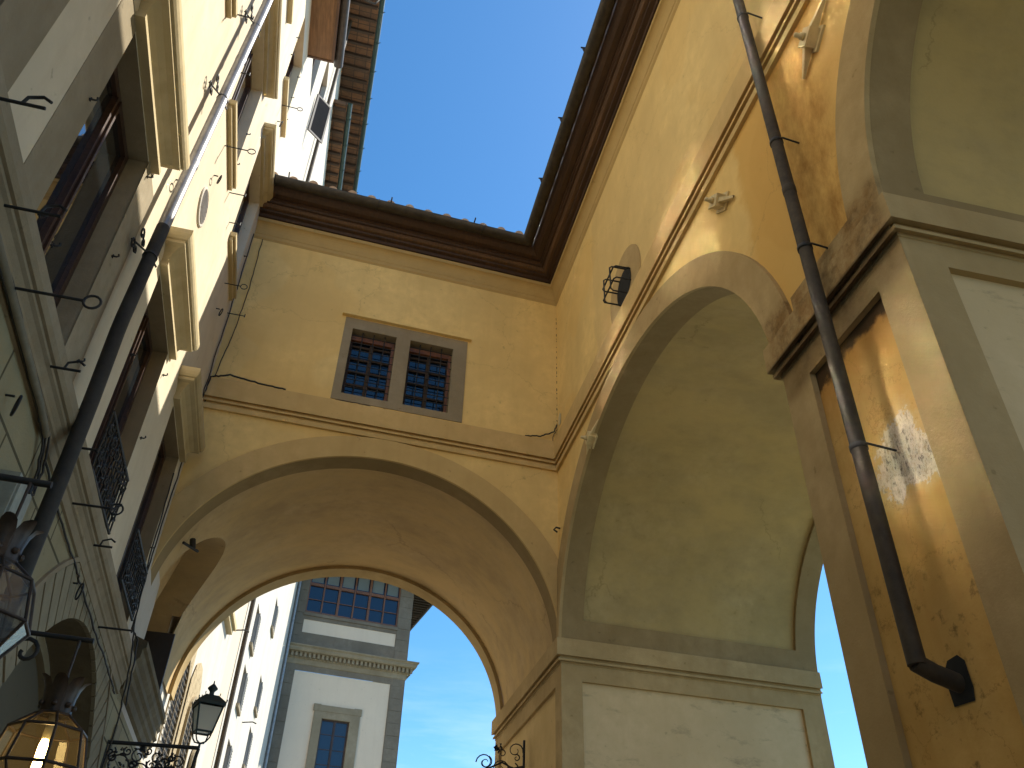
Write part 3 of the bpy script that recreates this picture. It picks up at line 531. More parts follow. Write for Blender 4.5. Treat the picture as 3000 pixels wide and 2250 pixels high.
# ------------------------------------------------------------------ left palazzo
pal = thing('palazzo', 'cream palazzo on the left with hooded stone windows above a rusticated ground floor', 'building', (-2.1, 5, 0))
def holes_wall(mb, u0, u1, z0, z1, holes):
    us = sorted(set([u0, u1] + [h[0] for h in holes] + [h[1] for h in holes])); zs = sorted(set([z0, z1] + [h[2] for h in holes] + [h[3] for h in holes]))
    for a, b2 in zip(us, us[1:]):
        for c, d in zip(zs, zs[1:]):
            mu, mz = (a + b2) / 2, (c + d) / 2
            if any(h[0] < mu < h[1] and h[2] < mz < h[3] for h in holes): continue
            mb.q((a, 0, c), (b2, 0, c), (b2, 0, d), (a, 0, d))
def casement(fr, par, u0, u1, z0, z1, depth=.2, rev='cream', wd='winwood', gl='glass', rails=3, name='window', label=None, cols=2):
    s = MB(fr)
    for (a, b2) in (((u0, z0), (u1, z0)), ((u1, z0), (u1, z1)), ((u1, z1), (u0, z1)), ((u0, z1), (u0, z0))):
        s.q((a[0], .001, a[1]), (b2[0], .001, b2[1]), (b2[0], -depth - .05, b2[1]), (a[0], -depth - .05, a[1]))
    wn = s.build(name, rev, par, label)
    s = MB(fr); f_ = .07; d0, d1 = -depth - .03, -depth + .035
    s.box(u0, u0 + f_, d0, d1, z0, z1); s.box(u1 - f_, u1, d0, d1, z0, z1); s.box(u0 + f_, u1 - f_, d0, d1, z0, z0 + f_); s.box(u0 + f_, u1 - f_, d0, d1, z1 - f_, z1)
    for k in range(1, cols): c = u0 + (u1 - u0) * k / cols; s.box(c - .05, c + .05, d0, d1 + .01, z0 + f_, z1 - f_); s.box(c - .015, c + .015, d1 + .01, d1 + .03, z0 + f_, z1 - f_)
    for k in range(1, rails):
        z = z0 + (z1 - z0) * k / rails
        for j in range(cols): a = u0 + (u1 - u0) * j / cols + .055; s.box(a, u0 + (u1 - u0) * (j + 1) / cols - .055, d0 + .01, d1 - .012, z - .014, z + .014)
    s.build('sash', wd, wn)
    s = MB(fr); s.q((u0 + .02, -depth, z0 + .02), (u1 - .02, -depth, z0 + .02), (u1 - .02, -depth, z1 - .02), (u0 + .02, -depth, z1 - .02)); s.build('pane', gl, wn)
    return wn
def hood(par, u0, u1, z, prof, mat='hood', name='hood'):
    s = MB(LF)
    rows = [[(u, o, z + h) for o, h in prof] for u in (u0 + 0, u1)]
    # mitred returns: profile shrinks back to the wall at both ends
    rows = []
    for u, sg in ((u0, -1), (u1, 1)):
        rows.append([(u + sg * o, o, z + h) for o, h in prof])
    full = [[(u0 - o, 0, z + h) for o, h in prof], rows[0], rows[1], [(u1 + o, 0, z + h) for o, h in prof]]
    s.grid(full, False); return s.build(name, mat, par)
HP = [(0, -.02), (.075, -.02), (.075, .025), (.055, .03), (.06, .09), (.085, .145), (.13, .185), (.18, .20), (.18, .235), (.20, .24), (.215, .265), (.225, .30), (.225, .355), (0, .41)]
HP2 = [(0, 0), (.05, .0), (.05, .02), (.035, .025), (.05, .07), (.10, .105), (.145, .11), (.145, .14), (.165, .145), (.18, .17), (.18, .21), (0, .24)]
f1 = [(-3.1, -1.85), (-1.0, .3), (1.15, 2.6), (3.8, 5.0), (6.36, 7.6), (8.6, 9.8)]
hl = [(a, b2, 5.0, 7.18) for a, b2 in f1]; hl2 = [(a, b2, 10.1, 12.08) for a, b2 in ((-3.1, -1.9), (-1.0, .2), (1.5, 2.6), (4.1, 5.25), (6.45, 7.65), (8.6, 9.8))]; hl3 = [(a, b2, 14.0, 16.0) for a, b2 in ((1.5, 2.6), (4.1, 5.2), (6.45, 7.6), (8.7, 9.8))]
s = MB(LF); holes_wall(s, -9, 9.93, 4.7, 16.7, hl + hl2 + hl3); s.build('upper_wall', 'cream', pal)
for i, h in enumerate(hl):
    if h[1] < .5: continue
    wn = casement(LF, pal, *h, depth=.19, rev='stonefr' if i < 4 else 'revst', rails=1, label='first floor window with tall panes')
    hood(wn, h[0] - .05, h[1] + .05, 7.22, HP)
    if i >= 2 and i < 4:
        s = MB(LF); s.box(h[0] - .35, h[0], -.01, .004, 4.9, 7.215); s.build('stone_surround', 'stonefr', wn); s = MB(LF); s.box(h[1], h[1] + .4, -.01, .004, 4.9, 7.215); s.build('stone_surround', 'stonefr', wn)
    if i >= 4:
        s = MB(LF); u0, u1 = h[0] + .02, h[1] - .02; W_ = .05
        s.tube([(u0, W_, 5.60), (u1, W_, 5.60)], .016, 6); s.tube([(u0, W_, 5.04), (u1, W_, 5.04)], .014, 6)
        for k in range(13): u = u0 + (u1 - u0) * k / 12; s.tube([(u, W_, 5.04), (u, W_, 5.60)], .009, 5)
        for k in range(60): u = random.uniform(u0, u1); z = random.uniform(5.06, 5.56); s.tube([(u, W_, z), (u + random.uniform(-.05, .05), W_ + .01, z + random.uniform(-.05, .05))], [.013, .004], 4)
        for k in range(6):
            c = u0 + (u1 - u0) * (k + .5) / 6
            for cz, r_, sg in ((5.45, .085, 1), (5.2, .085, -1)):
                s.tube([(c + r_ * (1 - a / 14) * math.cos(a * .62), W_ + .015 * (a % 2), cz + sg * r_ * (1 - a / 14) * math.sin(a * .62)) for a in range(13)], .009, 5)
        s.build('iron_railing', 'iron', wn)
for h in hl2:
    if h[1] < 3: continue
    wn = casement(LF, pal, *h, depth=.19, rails=1, gl='sunglass', label='second floor window over a thin sill')
    hood(wn, h[0] - .05, h[1] + .05, 12.12, HP2)
    s = MB(LF); s.box(h[0] - .03, h[1] + .03, 0, .05, 9.95, 10.02); s.box(h[0] - .05, h[1] + .05, 0, .085, 10.02, 10.095); s.build('sill', 'hood', wn)
for h in hl3:
    wn = casement(LF, pal, *h, depth=.19, rails=1, gl='sunglass')
    s = MB(LF); s.box(h[0] - .04, h[1] + .04, 0, .08, 13.9, 13.995); s.build('sill', 'hood', wn)
# roof of the near block: flat boarded soffit
s = MB(LF); s.box(-9, 9.96, -.02, .47, 16.7, 16.76); s.build('soffit', 'board', pal)
s = MB(LF); s.box(-9, 9.98, .47, .52, 16.66, 16.80); s.box(9.96, 10.0, -.02, .47, 16.68, 16.80); s.build('soffit_edge', 'eavewood2', pal)
s = MB(LF); rows = [[(u, .60 - .09 * math.cos(R(a)), 16.83 - .09 * math.sin(R(a))) for a in range(0, 181, 15)] for u in (-9, 10.12)]; s.grid(rows, True); s.q(*rows[1]); s.build('gutter', 'gutter', pal)
s = MB(LF); s.q((-9, .6, 16.84), (9.98, .6, 16.84), (9.98, -4, 18.0), (-9, -4, 18.0)); s.q((9.93, 0, 16.7), (9.93, -4, 16.7), (9.93, -4, 18.0), (9.93, .5, 16.84)); s.build('roof', 'tile', pal)
# ground floor: ashlar with a voussoir arch
CU, CZ2, RI, RO = 8.3, 2.095, 2.255, 2.735
def zt(u): return -.038 * (u - 4)
s = MB(LF); n_ = 40
def extr(u): d = abs(u - CU); return CZ2 + math.sqrt(max(0, RO * RO - d * d)) if d < RO else 0
us = sorted([-9, 5.4] + [CU - RO + 2 * RO * i / n_ for i in range(n_ + 1)] + [14.0])
for a, b2 in zip(us, us[1:]):
    m_ = (a + b2) / 2
    s.q((a, 0, extr(a) if abs(m_ - CU) < RO else 0), (b2, 0, extr(b2) if abs(m_ - CU) < RO else 0), (b2, 0, 4.72 if b2 < 11 else 4.4), (a, 0, 4.72 if a < 11 else 4.4))
s.build('ground_floor_wall', 'rustic', pal)
s = MB(LF); nv = 38
for i in range(nv):
    a0 = 180 * i / nv + .32; a1 = 180 * (i + 1) / nv - .32; jit = random.uniform(-.004, .004)
    q4 = [(CU + r_ * math.cos(R(a)), CZ2 + r_ * math.sin(R(a))) for r_, a in ((RI, a0), (RO - .02, a0), (RO - .02, a1), (RI, a1))]
    wv = .012 + jit
    s.q(*[(u, wv, z) for u, z in q4])
    for k in range(4): p, q_ = q4[k], q4[(k + 1) % 4]; s.q((p[0], wv, p[1]), (p[0], -.03, p[1]), (q_[0], -.03, q_[1]), (q_[0], wv, q_[1]))
s.build('arch_voussoirs', 'voussoir', pal)
s = MB(LF)
s.grid([[(CU + r_ * math.cos(R(a)), w_, CZ2 + r_ * math.sin(R(a))) for r_, w_ in ((RI + .01, -.018), (RO, -.018))] for a in range(0, 181, 5)], False)
s.grid([[(CU + r_ * math.cos(R(a)), w_, CZ2 + r_ * math.sin(R(a))) for r_, w_ in ((RO - .01, 0), (RO - .01, .022), (RO + .03, .022), (RO + .035, 0))] for a in range(0, 181, 4)], False)
s.build('arch_moulding', 'stonefr', pal)
s = MB(LF); s.grid([[(CU + (RI + .005) * math.cos(R(a)), w_, CZ2 + (RI + .005) * math.sin(R(a))) for w_ in (0, -.42)] for a in range(0, 181, 4)], True)
for u in (CU - RI, CU + RI): s.q((u, 0, 0), (u, -.42, 0), (u, -.42, CZ2), (u, 0, CZ2))
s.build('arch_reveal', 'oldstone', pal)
s = MB(LF); s.grid([[(CU + r_ * math.cos(R(a)), w_, CZ2 + r_ * math.sin(R(a))) for r_, w_ in ((RI, -.42), (RI - .10, -.42), (RI - .10, -.5))] for a in range(0, 181, 4)], False); s.build('arch_rib', 'voussoir', pal)
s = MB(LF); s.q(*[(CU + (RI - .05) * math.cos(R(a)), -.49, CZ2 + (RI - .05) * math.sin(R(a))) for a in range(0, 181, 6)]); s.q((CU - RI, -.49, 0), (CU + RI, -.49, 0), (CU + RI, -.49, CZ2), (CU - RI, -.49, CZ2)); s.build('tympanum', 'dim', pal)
cpf = [(0, 4.66), (.02, 4.665), (.02, 4.76), (.035, 4.77), (.035, 4.80), (.055, 4.845), (.075, 4.86), (.075, 4.885), (.095, 4.89), (.11, 4.93), (.11, 5.02), (.0, 5.06)]
s = MB(LF); s.grid([[(u, o, z + zt(u)) for o, z in cpf] for u in [-9 + i * 1.1 for i in range(18)] + [10.45]], False); s.q(*[(10.45, o, z + zt(10.45)) for o, z in cpf]); s.build('cornice', 'stonefr', pal)
# heavy stone impost under the bridge, left side
s = MB(LF); hp = [(0, 4.48), (.04, 4.50), (.04, 4.61), (.07, 4.64), (.07, 4.71), (.105, 4.74), (.09, 4.83), (.125, 4.88), (.125, 4.97), (.16, 4.985), (.16, 5.06), (0, 5.12)]
for a, b2 in ((10.5, 13.9),): s.grid([[(a, 0, z) for o, z in hp], [(a, o, z) for o, z in hp], [(b2, o, z) for o, z in hp], [(b2, 0, z) for o, z in hp]], False); s.q(*[(a, o, z) for o, z in hp]); s.q(*[(b2, o, z) for o, z in hp])
s.build('impost_block', 'oldstone', pal)
s = MB(LF); s.box(10.9, 11.2, 0, .035, 0, 4.2); s.box(12.6, 13.9, 0, .035, 0, 4.2); s.build('pilaster', 'voussoir', pal)
# window and shutter inside the lunette
s = MB(LF); s.q((11.0, -.75, 5.0), (13.0, -.75, 5.0), (13.0, -.75, 7.3), (11.0, -.75, 7.3)); s.build('lunette_window', 'black', pal); s = MB(LF); s.box(12.45, 12.5, -.3, .16, 5.0, 5.85); s.build('lunette_shutter', 'shutter', pal)
# wall behind bridge / taller block behind
blk = thing('tall_house', 'tall pale house rising behind the bridge roof, with tiled eaves', 'building', (-2.4, 16, 0))
s = MB(LF); bw = [(10.6, 11.6, 17.6, 19.4), (12.6, 13.6, 19.0, 21.0)]; lh = [(11.12, 12.80, 5.2, 7.1)]
holes_wall(s, 9.93, 24, 4.4, 25, bw + lh); s.build('wall', 'cream2', blk)
s = MB(LF); s.q((9.931, 0, 16.7), (9.931, -5, 16.7), (9.931, -5, 25), (9.931, 0, 25)); s.q((24, 0, 0), (24, -5, 0), (24, -5, 25), (24, 0, 25)); s.build('side_wall', 'cream2', blk)
for h in bw: casement(LF, blk, *h, depth=.15, rev='cream2', rails=1)
def eave(par, u0, u1, z, o, mat='terra'):
    s = MB(LF); s.q((u0, -.02, z), (u1, -.02, z), (u1, o, z - .03), (u0, o, z - .03)); s.q((u0, -.02, z + .14), (u0, o + .03, z + .12), (u1, o + .03, z + .12), (u1, -.02, z + .14)); s.q((u0, -.02, z), (u0, o, z - .03), (u0, o + .03, z + .12), (u0, -.02, z + .14)); so_ = s.build('eave_soffit', mat, par)
    u = u0 + .12
    while u < u1: s = MB(LF); s.box(u, u + .075, -.02, o - .03, z - .115, z - .012); s.build('rafter', 'rafter', par); u += .42
    s = MB(LF); rows = [[(u, o + .07 - .075 * math.cos(R(a)), z + .05 - .085 * math.sin(R(a))) for a in range(0, 181, 15)] for u in (u0 - .05, u1)]; s.grid(rows, True); s.q(*rows[0][::-1])
    u = u0 + .5
    while u < u1: s.tube([(u, o + .07 - .085 * math.cos(R(a)), z + .05 - .095 * math.sin(R(a))) for a in range(0, 181, 30)] + [(u, o + .19, z + .07)], .012, 5); u += 1.0
    s.build('gutter', 'greeng', par)
eave(blk, 9.0, 30, 25, .86)
eave(blk, 15.75, 30, 23.4, .42)
s = MB(LF); s.q((9, .9, 25.15), (30, .9, 25.15), (30, -5, 26.8), (9, -5, 26.8)); s.build('roof', 'tile', blk)
s = MB(LF); s.tube([(14.0, .1, 25), (14.0, .1, 18), (14.02, .1, 13)], .05, 8); s.tube([(12.9, .45, 24.4), (13.0, .75, 24.5), (13.05, .85, 24.9)], .03, 6); s.build('rainpipe', 'pipe', blk)
# louvred shutter standing open from the tall house
sh = thing('open_shutter', 'brown louvred shutter standing open below the tiled eaves', 'shutter', LF(12.4, 0, 17.5))
s = MB(LF); 
def SHF(a, b2, c): return LF(12.25 + a * .5, .03 + a * .55, 17.35 + (c - 17.2) * .72) + Vector((b2 * .8, -b2 * .3, 0))
s = MB(SHF); s.box(0, .06, 0, .035, 17.2, 19.1); s.box(.54, .60, 0, .035, 17.2, 19.1); s.box(.06, .54, 0, .035, 17.2, 17.28); s.box(.06, .54, 0, .035, 19.02, 19.1); s.build('frame', 'shutter', sh)
s = MB(SHF)
for k in range(22): z = 17.3 + k * .078; s.q((.06, 0, z), (.54, 0, z), (.54, .035, z + .06), (.06, .035, z + .06))
s.build('louvres', 'shutter', sh)
# ------------------------------------------------------------------ facade fittings
def hook_small(u, z, lab, grp='small iron hooks on the palazzo wall'):
    s = MB(LF); s.tube([(u, 0, z), (u, .04, z), (u + .01, .05, z + .018), (u, .047, z + .032)], .0075, 5); s.tube([(u, .015, z - .018), (u, .015, z + .015)], .006, 5); tag(s.build('wall_hook', 'iron', None), lab, 'hook', grp)
HK = [(3.84, 5.27, 'small hook at the lower left corner of the big near window frame'), (4.15, 5.33, 'small hook in front of the big near window glass, lowest of those there'), (5.07, 7.09, 'small hook at the top far corner of the big near window'), (3.7, 6.22, 'small hook halfway up the left stone jamb of the big near window'),
 (7.6, 11.02, 'small hook on the far edge of the middle window of the second floor, upper one'), (7.59, 10.37, 'small hook on the far edge of the middle second floor window, just above its sill'), (8.6, 14.55, 'small hook on the near edge of the third floor window, lower one'), (8.58, 15.05, 'small hook on the near edge of the third floor window, upper one'), (9.65, 15.47, 'topmost small hook on the far side of the third floor window'), (9.67, 14.85, 'middle small hook on the far side of the third floor window'), (9.73, 14.27, 'lowest small hook on the far side of the third floor window'),
 (5.09, 6.17, 'small hook on the right stone jamb of the big near window, halfway up'), (5.3, 5.3, 'small hook on the pointed foot of the right stone jamb of the big near window'), (6.41, 6.23, 'small hook on the near edge of the middle first floor window above its railing'), (7.67, 6.94, 'small hook at the sunlit top far corner of the middle first floor window'), (7.67, 6.14, 'small hook on the shaded wall between the two railed windows, upper one'),
 (9.89, 10.95, 'small hook beside the black cable in the corner, upper one'), (9.92, 10.27, 'small hook beside the black cable in the corner, at sill height'), (7.66, 5.36, 'small hook on the wall strip right of the first iron railing'), (9.79, 5.93, 'small hook on the narrow wall strip next to the bridge arch, upper one'), (9.8, 5.17, 'small hook on the narrow wall strip next to the bridge arch, just above the cornice')]
for u, z, lb in HK: hook_small(u, z, lb)
def wall_ring(u, z, lab, r_=.05):
    s = MB(LF); s.tube([(u, 0, z), (u, .05, z)], .008, 5); s.tube([(u + r_ * math.cos(a * .4), .05 + r_ * .5 - r_ * .5 * math.cos(a * .4), z - r_ + r_ * math.sin(a * .4)) for a in range(17)], .008, 5); tag(s.build('wall_ring', 'iron', None), lab, 'ring', 'iron rings on the palazzo wall')
wall_ring(5.76, 7.87, 'bent iron ring on the sunlit wall just left of the downpipe'); wall_ring(6.87, 9.27, 'small iron ring above the round cover plate'); wall_ring(9.17, 9.21, 'small iron ring on the shaded wall beside the bridge wall'); wall_ring(4.51, 4.43, 'iron ring on ashlar left of the cable conduit', .06); wall_ring(7.17, 4.38, 'iron ring on the voussoirs of the ground floor arch', .065); wall_ring(9.18, 13.46, 'small iron ring high above the second floor hoods')
def rod(u, z, ln, kind, lab, w0=0., dz=0., r_=.0095):
    s = MB(LF); e = (u, w0 + ln, z + dz)
    s.tube([(u, w0 - .02, z), e], r_, 6)
    if kind == 'ring': s.tube([(u + .0, w0 + ln + .045 - .045 * math.cos(a * .4), z + dz + .045 * math.sin(a * .4)) for a in range(17)], r_ * .8, 6)
    elif kind == 'hook': s.tube([(u, w0 + ln - .10, z + dz), (u, w0 + ln - .09, z + dz + .05), (u, w0 + ln - .03, z + dz + .075), (u, w0 + ln + .01, z + dz + .05)], r_ * .9, 6)
    elif kind == 'bar': s.tube([(u, w0 + ln, z + dz - .02), (u, w0 + ln, z + dz + .035)], r_, 6)
    tag(s.build('iron_rod', 'iron', None), lab, 'iron rod', 'iron rods projecting from the palazzo')
for u, z, ln, k, lab in ((2.72, 4.83, .26, 'hook', 'black iron bar with a hook end, nearest the top left corner'), (3.35, 4.80, .25, 'hook', 'black iron bar with hook just below the big near window'), (3.85, 4.70, .33, 'ring', 'long iron rod with ring end crossing the big window sill'), (4.72, 4.85, .16, 'hook', 'short iron bar with hook touching the downpipe'), (5.62, 4.84, .17, 'bar', 'short iron bar in front of the first iron railing'), (6.15, 4.68, .25, 'ring', 'iron rod with ring end right of the downpipe'), (7.1, 4.82, .13, 'hook', 'short iron bar with hook beside the second railing'), (8.2, 4.55, .28, 'bar', 'thin iron rod above the arch close to the bridge cables')):
    rod(u, z + zt(u), ln, k, lab, .1)
for u, z, ln, k, lab in ((9.14, 13.86, .26, 'ring', 'thin rod with ring high beside the third floor window'), (6.86, 9.81, .27, 'ring', 'thin rod with ring across the thin middle sill'), (7.79, 10.03, .2, 'bar', 'thin rod right of the middle sill'), (8.3, 10.01, .14, 'bar', 'short rod at the start of the far sill'), (6.07, 10.18, .2, 'bar', 'thin rod behind the upper downpipe'), (5.3, 10.09, .25, 'bar', 'thin rod left of the upper downpipe'), (9.18, 9.7, .22, 'ring', 'thin rod with ring in front of the far sill'), (10.0, 9.85, .25, 'bar', 'black bar at the corner where the bridge wall starts')):
    rod(u, z, ln, k, lab, 0, 0, .008)
# left downpipe
ld = thing('downpipe', 'thick grey downpipe running down the cream palazzo wall', 'downpipe', LF(5.5, .15, 3.4))
random.seed(11)
s = MB(LF); s.tube([(6.2, .15, 16.8), (5.87, .15, 11.3), (5.50, .15, 7.3), (5.475, .15, 6.9)], .053, 16); s.build('pipe', 'pipel', ld)
s = MB(LF); s.tube([(5.477, .15, 6.95), (5.41, .15, 5.85), (5.41, .15, 5.7), (5.46, .15, 5.1), (5.48, .15, 4.4), (5.50, .15, 3.2)], .055, 16); s.build('shaded_lower_pipe', 'pipe_shade', ld, 'lower length of the pipe, coloured darker for the shade')  # same pipe below the wall's shadow edge, shade put into its colour
for u, z in ((5.75, 9.95), (5.56, 7.9)):
    s = MB(LF); s.tube([(u - .022, .15, z - .03), (u + .022, .15, z + .03)] if False else [(u - .001, .15, z - .03), (u + .003, .15, z + .04)], .057, 16); s.build('sleeve', 'pipel', ld)
for u, z in ((5.83, 10.75), (5.675, 9.1), (5.452, 6.56)):
    s = MB(LF); s.tube([(u - .006, .15, z - .012), (u, .15, z + .012)], .061, 14); s.tube([(u - .05, .13, z), (u - .18, .02, z)], .009, 5); s.tube([(u + .05, .17, z), (u + .11, .19, z)], .009, 5)
    for sg in (-1, 1):
        for cx_, r_ in ((u - .10, .04), (u - .19, .058)):
            s.tube([(cx_ + r_ * (1 - a / 18) * math.cos(a * .55), .07 + .02 * sg, z + sg * (r_ + .004) + r_ * (1 - a / 18) * math.sin(a * .55)) for a in range(14)], .0085, 5)
    s.build('scroll_bracket', 'iron', ld)
# round cover plate
rp = thing('round_wall_plate', 'pale round ribbed plate on the sunlit wall right of the downpipe', 'wall plate', LF(6.88, 0, 8.73))
s = MB(); s.lathe(LF(6.88, 0, 8.73), [(.23, 0), (.23, .015), (.205, .024), (.20, .012), (.0, .012)], 28, (Ly, -Lx, 0)); s.build('rim', 'cream2', rp)
s = MB(LF)
for k in range(7): z = 8.58 + k * .048; hw = math.sqrt(max(.001, .19 ** 2 - (z - 8.73) ** 2)); s.box(6.88 - hw, 6.88 + hw, .012, .024, z, z + .014)
s.build('ribs', 'pipel', rp)
# junction box, conduit and cables
jb = thing('junction_box', 'grey plastic cable box behind the upper lantern', 'electrical box', LF(5.03, 0, 3.93))
s = MB(LF); s.box(4.86, 5.16, 0, .13, 3.83, 4.13); s.build('body', 'plastic', jb); s = MB(LF); s.box(4.88, 5.14, .13, .145, 3.85, 4.11); s.build('lid', 'plastic', jb)
def wig(pts, n=6, a=.008):
    o = []
    for p, q_ in zip(pts, pts[1:]):
        for k in range(n): t_ = k / n; o.append(tuple(p[i] + (q_[i] - p[i]) * t_ + random.uniform(-a, a) for i in range(3)))
    o.append(pts[-1]); return o
random.seed(3)
cd = thing('cable_conduit', 'pale conduit with black cables running under the palazzo cornice', 'conduit', LF(4.4, 0, 4.7))
cp = [(-3, .05, 4.86), (3.5, .05, 4.72), (4.2, .05, 4.68), (4.9, .05, 4.64), (5.2, .05, 4.60), (5.36, .05, 4.40), (5.33, .06, 4.22), (5.12, .07, 4.12)]
s = MB(LF); s.tube(cp[:5], .028, 8); s.build('tube', 'conduit', cd)
s = MB(LF)
for k in range(3): s.tube(wig([(p[0] + .015 * k, p[1] + .01 * (k - 1), p[2] - .022 + .02 * k) for p in cp[1:]], 5, .005), .008, 6)
s.build('cables', 'cable', cd)
def cable(name, lab, pts, r_=.009, raw=False, fr=LF, grp=None):
    s = MB(fr); s.tube(wig(pts, 8, .006), r_, 5, raw=raw); return tag(s.build(name, 'cable', None), lab, 'cable', grp)
cable('facade_cable', 'thin black cable running up the corner beside the bridge wall', [(10.02, .02, 11.6), (10.02, .02, 9.9), (9.95, .02, 8.4), (9.99, .02, 7.9), (9.97, .02, 7.0), (9.9, .02, 5.9), (9.92, .05, 5.0), (10.0, .13, 4.9), (10.05, .2, 4.2)])
cable('facade_cable', 'black cable draped across the arch spring to the street lamp', [(9.7, .02, 6.9), (9.75, .03, 5.8), (9.8, .08, 5.0), (9.95, .14, 4.6), (10.3, .12, 4.1), (10.6, .05, 3.3)])
cable('facade_cable', 'black cable hanging below the palazzo cornice above the arch', [(5.45, .02, 4.55), (6.2, .02, 4.50), (7.1, .02, 4.47), (7.5, .03, 4.43), (8.4, .04, 4.38), (9.3, .05, 4.36), (10.0, .06, 4.3)])
cable('bridge_cable', 'long black cable down the left end of the bridge wall', [(-5.12, .02, 11.7), (-5.10, .02, 10.6), (-5.13, .02, 9.7), (-5.2, .02, 8.9), (-5.24, .02, 8.2)], .007, fr=BR)
cable('bridge_cable', 'black cable bundle looping over the left end of the string course', [(-5.28, .08, 8.3), (-5.24, .09, 8.75), (-5.0, .10, 8.83), (-4.6, .09, 8.79), (-4.2, .07, 8.78)], .014, fr=BR)
cable('bridge_cable', 'thin cable lying on the string course below the twin window', [(-3.62, .05, 8.77), (-3.2, .06, 8.79), (-2.85, .05, 8.775), (-2.5, .04, 8.78)], .007, fr=BR)
cable('bridge_cable', 'tangled black cables in the inner corner above the string course', [(-.55, .03, 8.80), (-.3, .05, 8.83), (-.08, .06, 8.95), (-.03, .05, 9.1)], .012, fr=BR)
cable('bridge_cable', 'thin cable drooping below the small plate in the inner corner', [(-.03, .05, 9.0), (-.10, .07, 8.85), (-.09, .075, 8.6), (-.02, .07, 8.5)], .006, fr=BR)
s = MB(RW); s.q(*[(10.38 + .075 * math.cos(R(a)), .012, 9.14 + .11 * math.sin(R(a))) for a in range(0, 360, 20)]); s.box(10.34, 10.42, 0, .01, 9.05, 9.22); tag(s.build('oval_plate', 'plate', None), 'small pale oval plate in the inner corner above the cables', 'plate')
s = MB(RW); s.tube([(10.45, 0, 7.26), (10.42, .07, 7.25), (10.4, .11, 7.2), (10.44, .05, 7.19)], .014, 6); tag(s.build('wall_hook', 'iron', None), 'black hook in the inner corner above the bridge arch', 'hook')
s = MB(); s.tube([(-1.98, 10.80, 6.56), (-1.95, 10.78, 6.44)], .04, 8); s.tube([(-2.05, 10.62, 6.42), (-1.90, 10.93, 6.46)], .02, 6); tag(s.build('spotlight', 'iron', None), 'small dark spotlight fixed to the bridge vault above the lunette', 'spotlight')
# ------------------------------------------------------------------ hanging lanterns
def lantern(cx_, cy, zc, k, lit, label, rot):
    t_ = thing('lantern', label, 'lantern', (cx_, cy, zc + .9), 'hanging copper lanterns on scrolled arms')
    gm = 'lglass' if lit else 'cglass'
    rings = [(.095, .185), (.205, .10), (.25, -.095), (.13, -.285), (.03, -.33)]; NS = 8; ST = 45
    pt = lambda r_, z, i: (cx_ + r_ * k * math.cos(R(ST * i + rot)), cy + r_ * k * math.sin(R(ST * i + rot)), zc + z * k)
    s = MB()
    for i in range(NS):
        for (r0, z0), (r1, z1) in zip(rings, rings[1:]): s.tube([pt(r0, z0, i), pt(r1, z1, i)], .0085 * k, 6, cap=True)
        for r0, z0 in rings[:4]: s.tube([pt(r0, z0, i), pt(r0, z0, i + 1)], .009 * k, 6)
    s.build('frame', 'copper', t_)
    s = MB()
    for i in range(NS):
        for (r0, z0), (r1, z1) in zip(rings[:3], rings[1:4]): s.q(pt(r0, z0, i), pt(r0, z0, i + 1), pt(r1, z1, i + 1), pt(r1, z1, i))
    s.build('glass', gm, t_)
    s = MB()
    for i in range(7): # crown of curled leaves
        a = R(51.43 * i + rot + 30); ca, sa = math.cos(a), math.sin(a); rows = []
        for r_, z, hw in ((.088, .18, .030), (.086, .23, .038), (.088, .28, .042), (.098, .33, .042), (.118, .37, .036), (.145, .385, .018)):
            rows.append([(cx_ + k * (r_ * ca - q_ * hw * sa - abs(q_) * .012 * ca), cy + k * (r_ * sa + q_ * hw * ca - abs(q_) * .012 * sa), zc + k * z) for q_ in (-1, -.5, 0, .5, 1)])
        s.grid(rows, True, True)
        s.lathe((cx_ + k * .09 * ca, cy + k * .09 * sa, zc + k * .235), [(.018 * k, 0), (.014 * k, .012 * k), (0, .017 * k)], 8, (ca, sa, 0))
    s.build('crown', 'copper', t_)
    s = MB(); s.lathe((cx_, cy, zc + .22 * k), [(.0, -.03 * k), (.08 * k, -.02 * k), (.05 * k, .03 * k), (.02 * k, .10 * k), (.008 * k, .2 * k), (.008 * k, .40 * k)], 10); s.build('stem', 'copper', t_)
    s = MB(); s.lathe((cx_, cy, zc + .06 * k), [(0, 0), (.022 * k, 0), (.022 * k, .13 * k), (0, .14 * k)], 10)
    s.build('lamp_holder', 'plate' if lit else 'iron', t_)
    s = MB(); s.lathe((cx_, cy, zc - .13 * k), [(0, 0), (.02 * k, .01 * k), (.024 * k, .04 * k), (.024 * k, .15 * k), (.018 * k, .185 * k), (0, .19 * k)], 12); s.build('bulb', 'bulb' if lit else 'frost', t_)
    s = MB(); zt_ = zc + .60 * k; u_ = cy / Ly; w_ = (cx_ + 1.9335 - Lx * u_) / Ly
    s2 = MB(LF); s2.tube([(u_, -.02, zt_ + .05), (u_, w_ + .07, zt_ + .03)], .015, 8); s2.tube([(u_, w_, zt_ + .04), (u_, w_, zt_ - .02)], .008, 6)
    s2.tube([(u_, .02, zt_ - .33), (u_, .15, zt_ - .22), (u_, .30, zt_ - .06)] + [(u_, .42 + .085 * (1 - a / 16) * math.cos(2.6 - a * .5), zt_ - .07 + .085 * (1 - a / 16) * math.sin(2.6 - a * .5)) for a in range(13)], .012, 6)
    s2.build('arm', 'iron', t_)
lantern(-1.41, 5.2, 2.68, .97, True, 'lit copper and glass lantern with glowing bulb, lower of the two hanging ones', -67.4)
lantern(-1.27, 3.28, 2.77, .80, False, 'unlit copper lantern with blue sky in its glass at the left edge', -60)
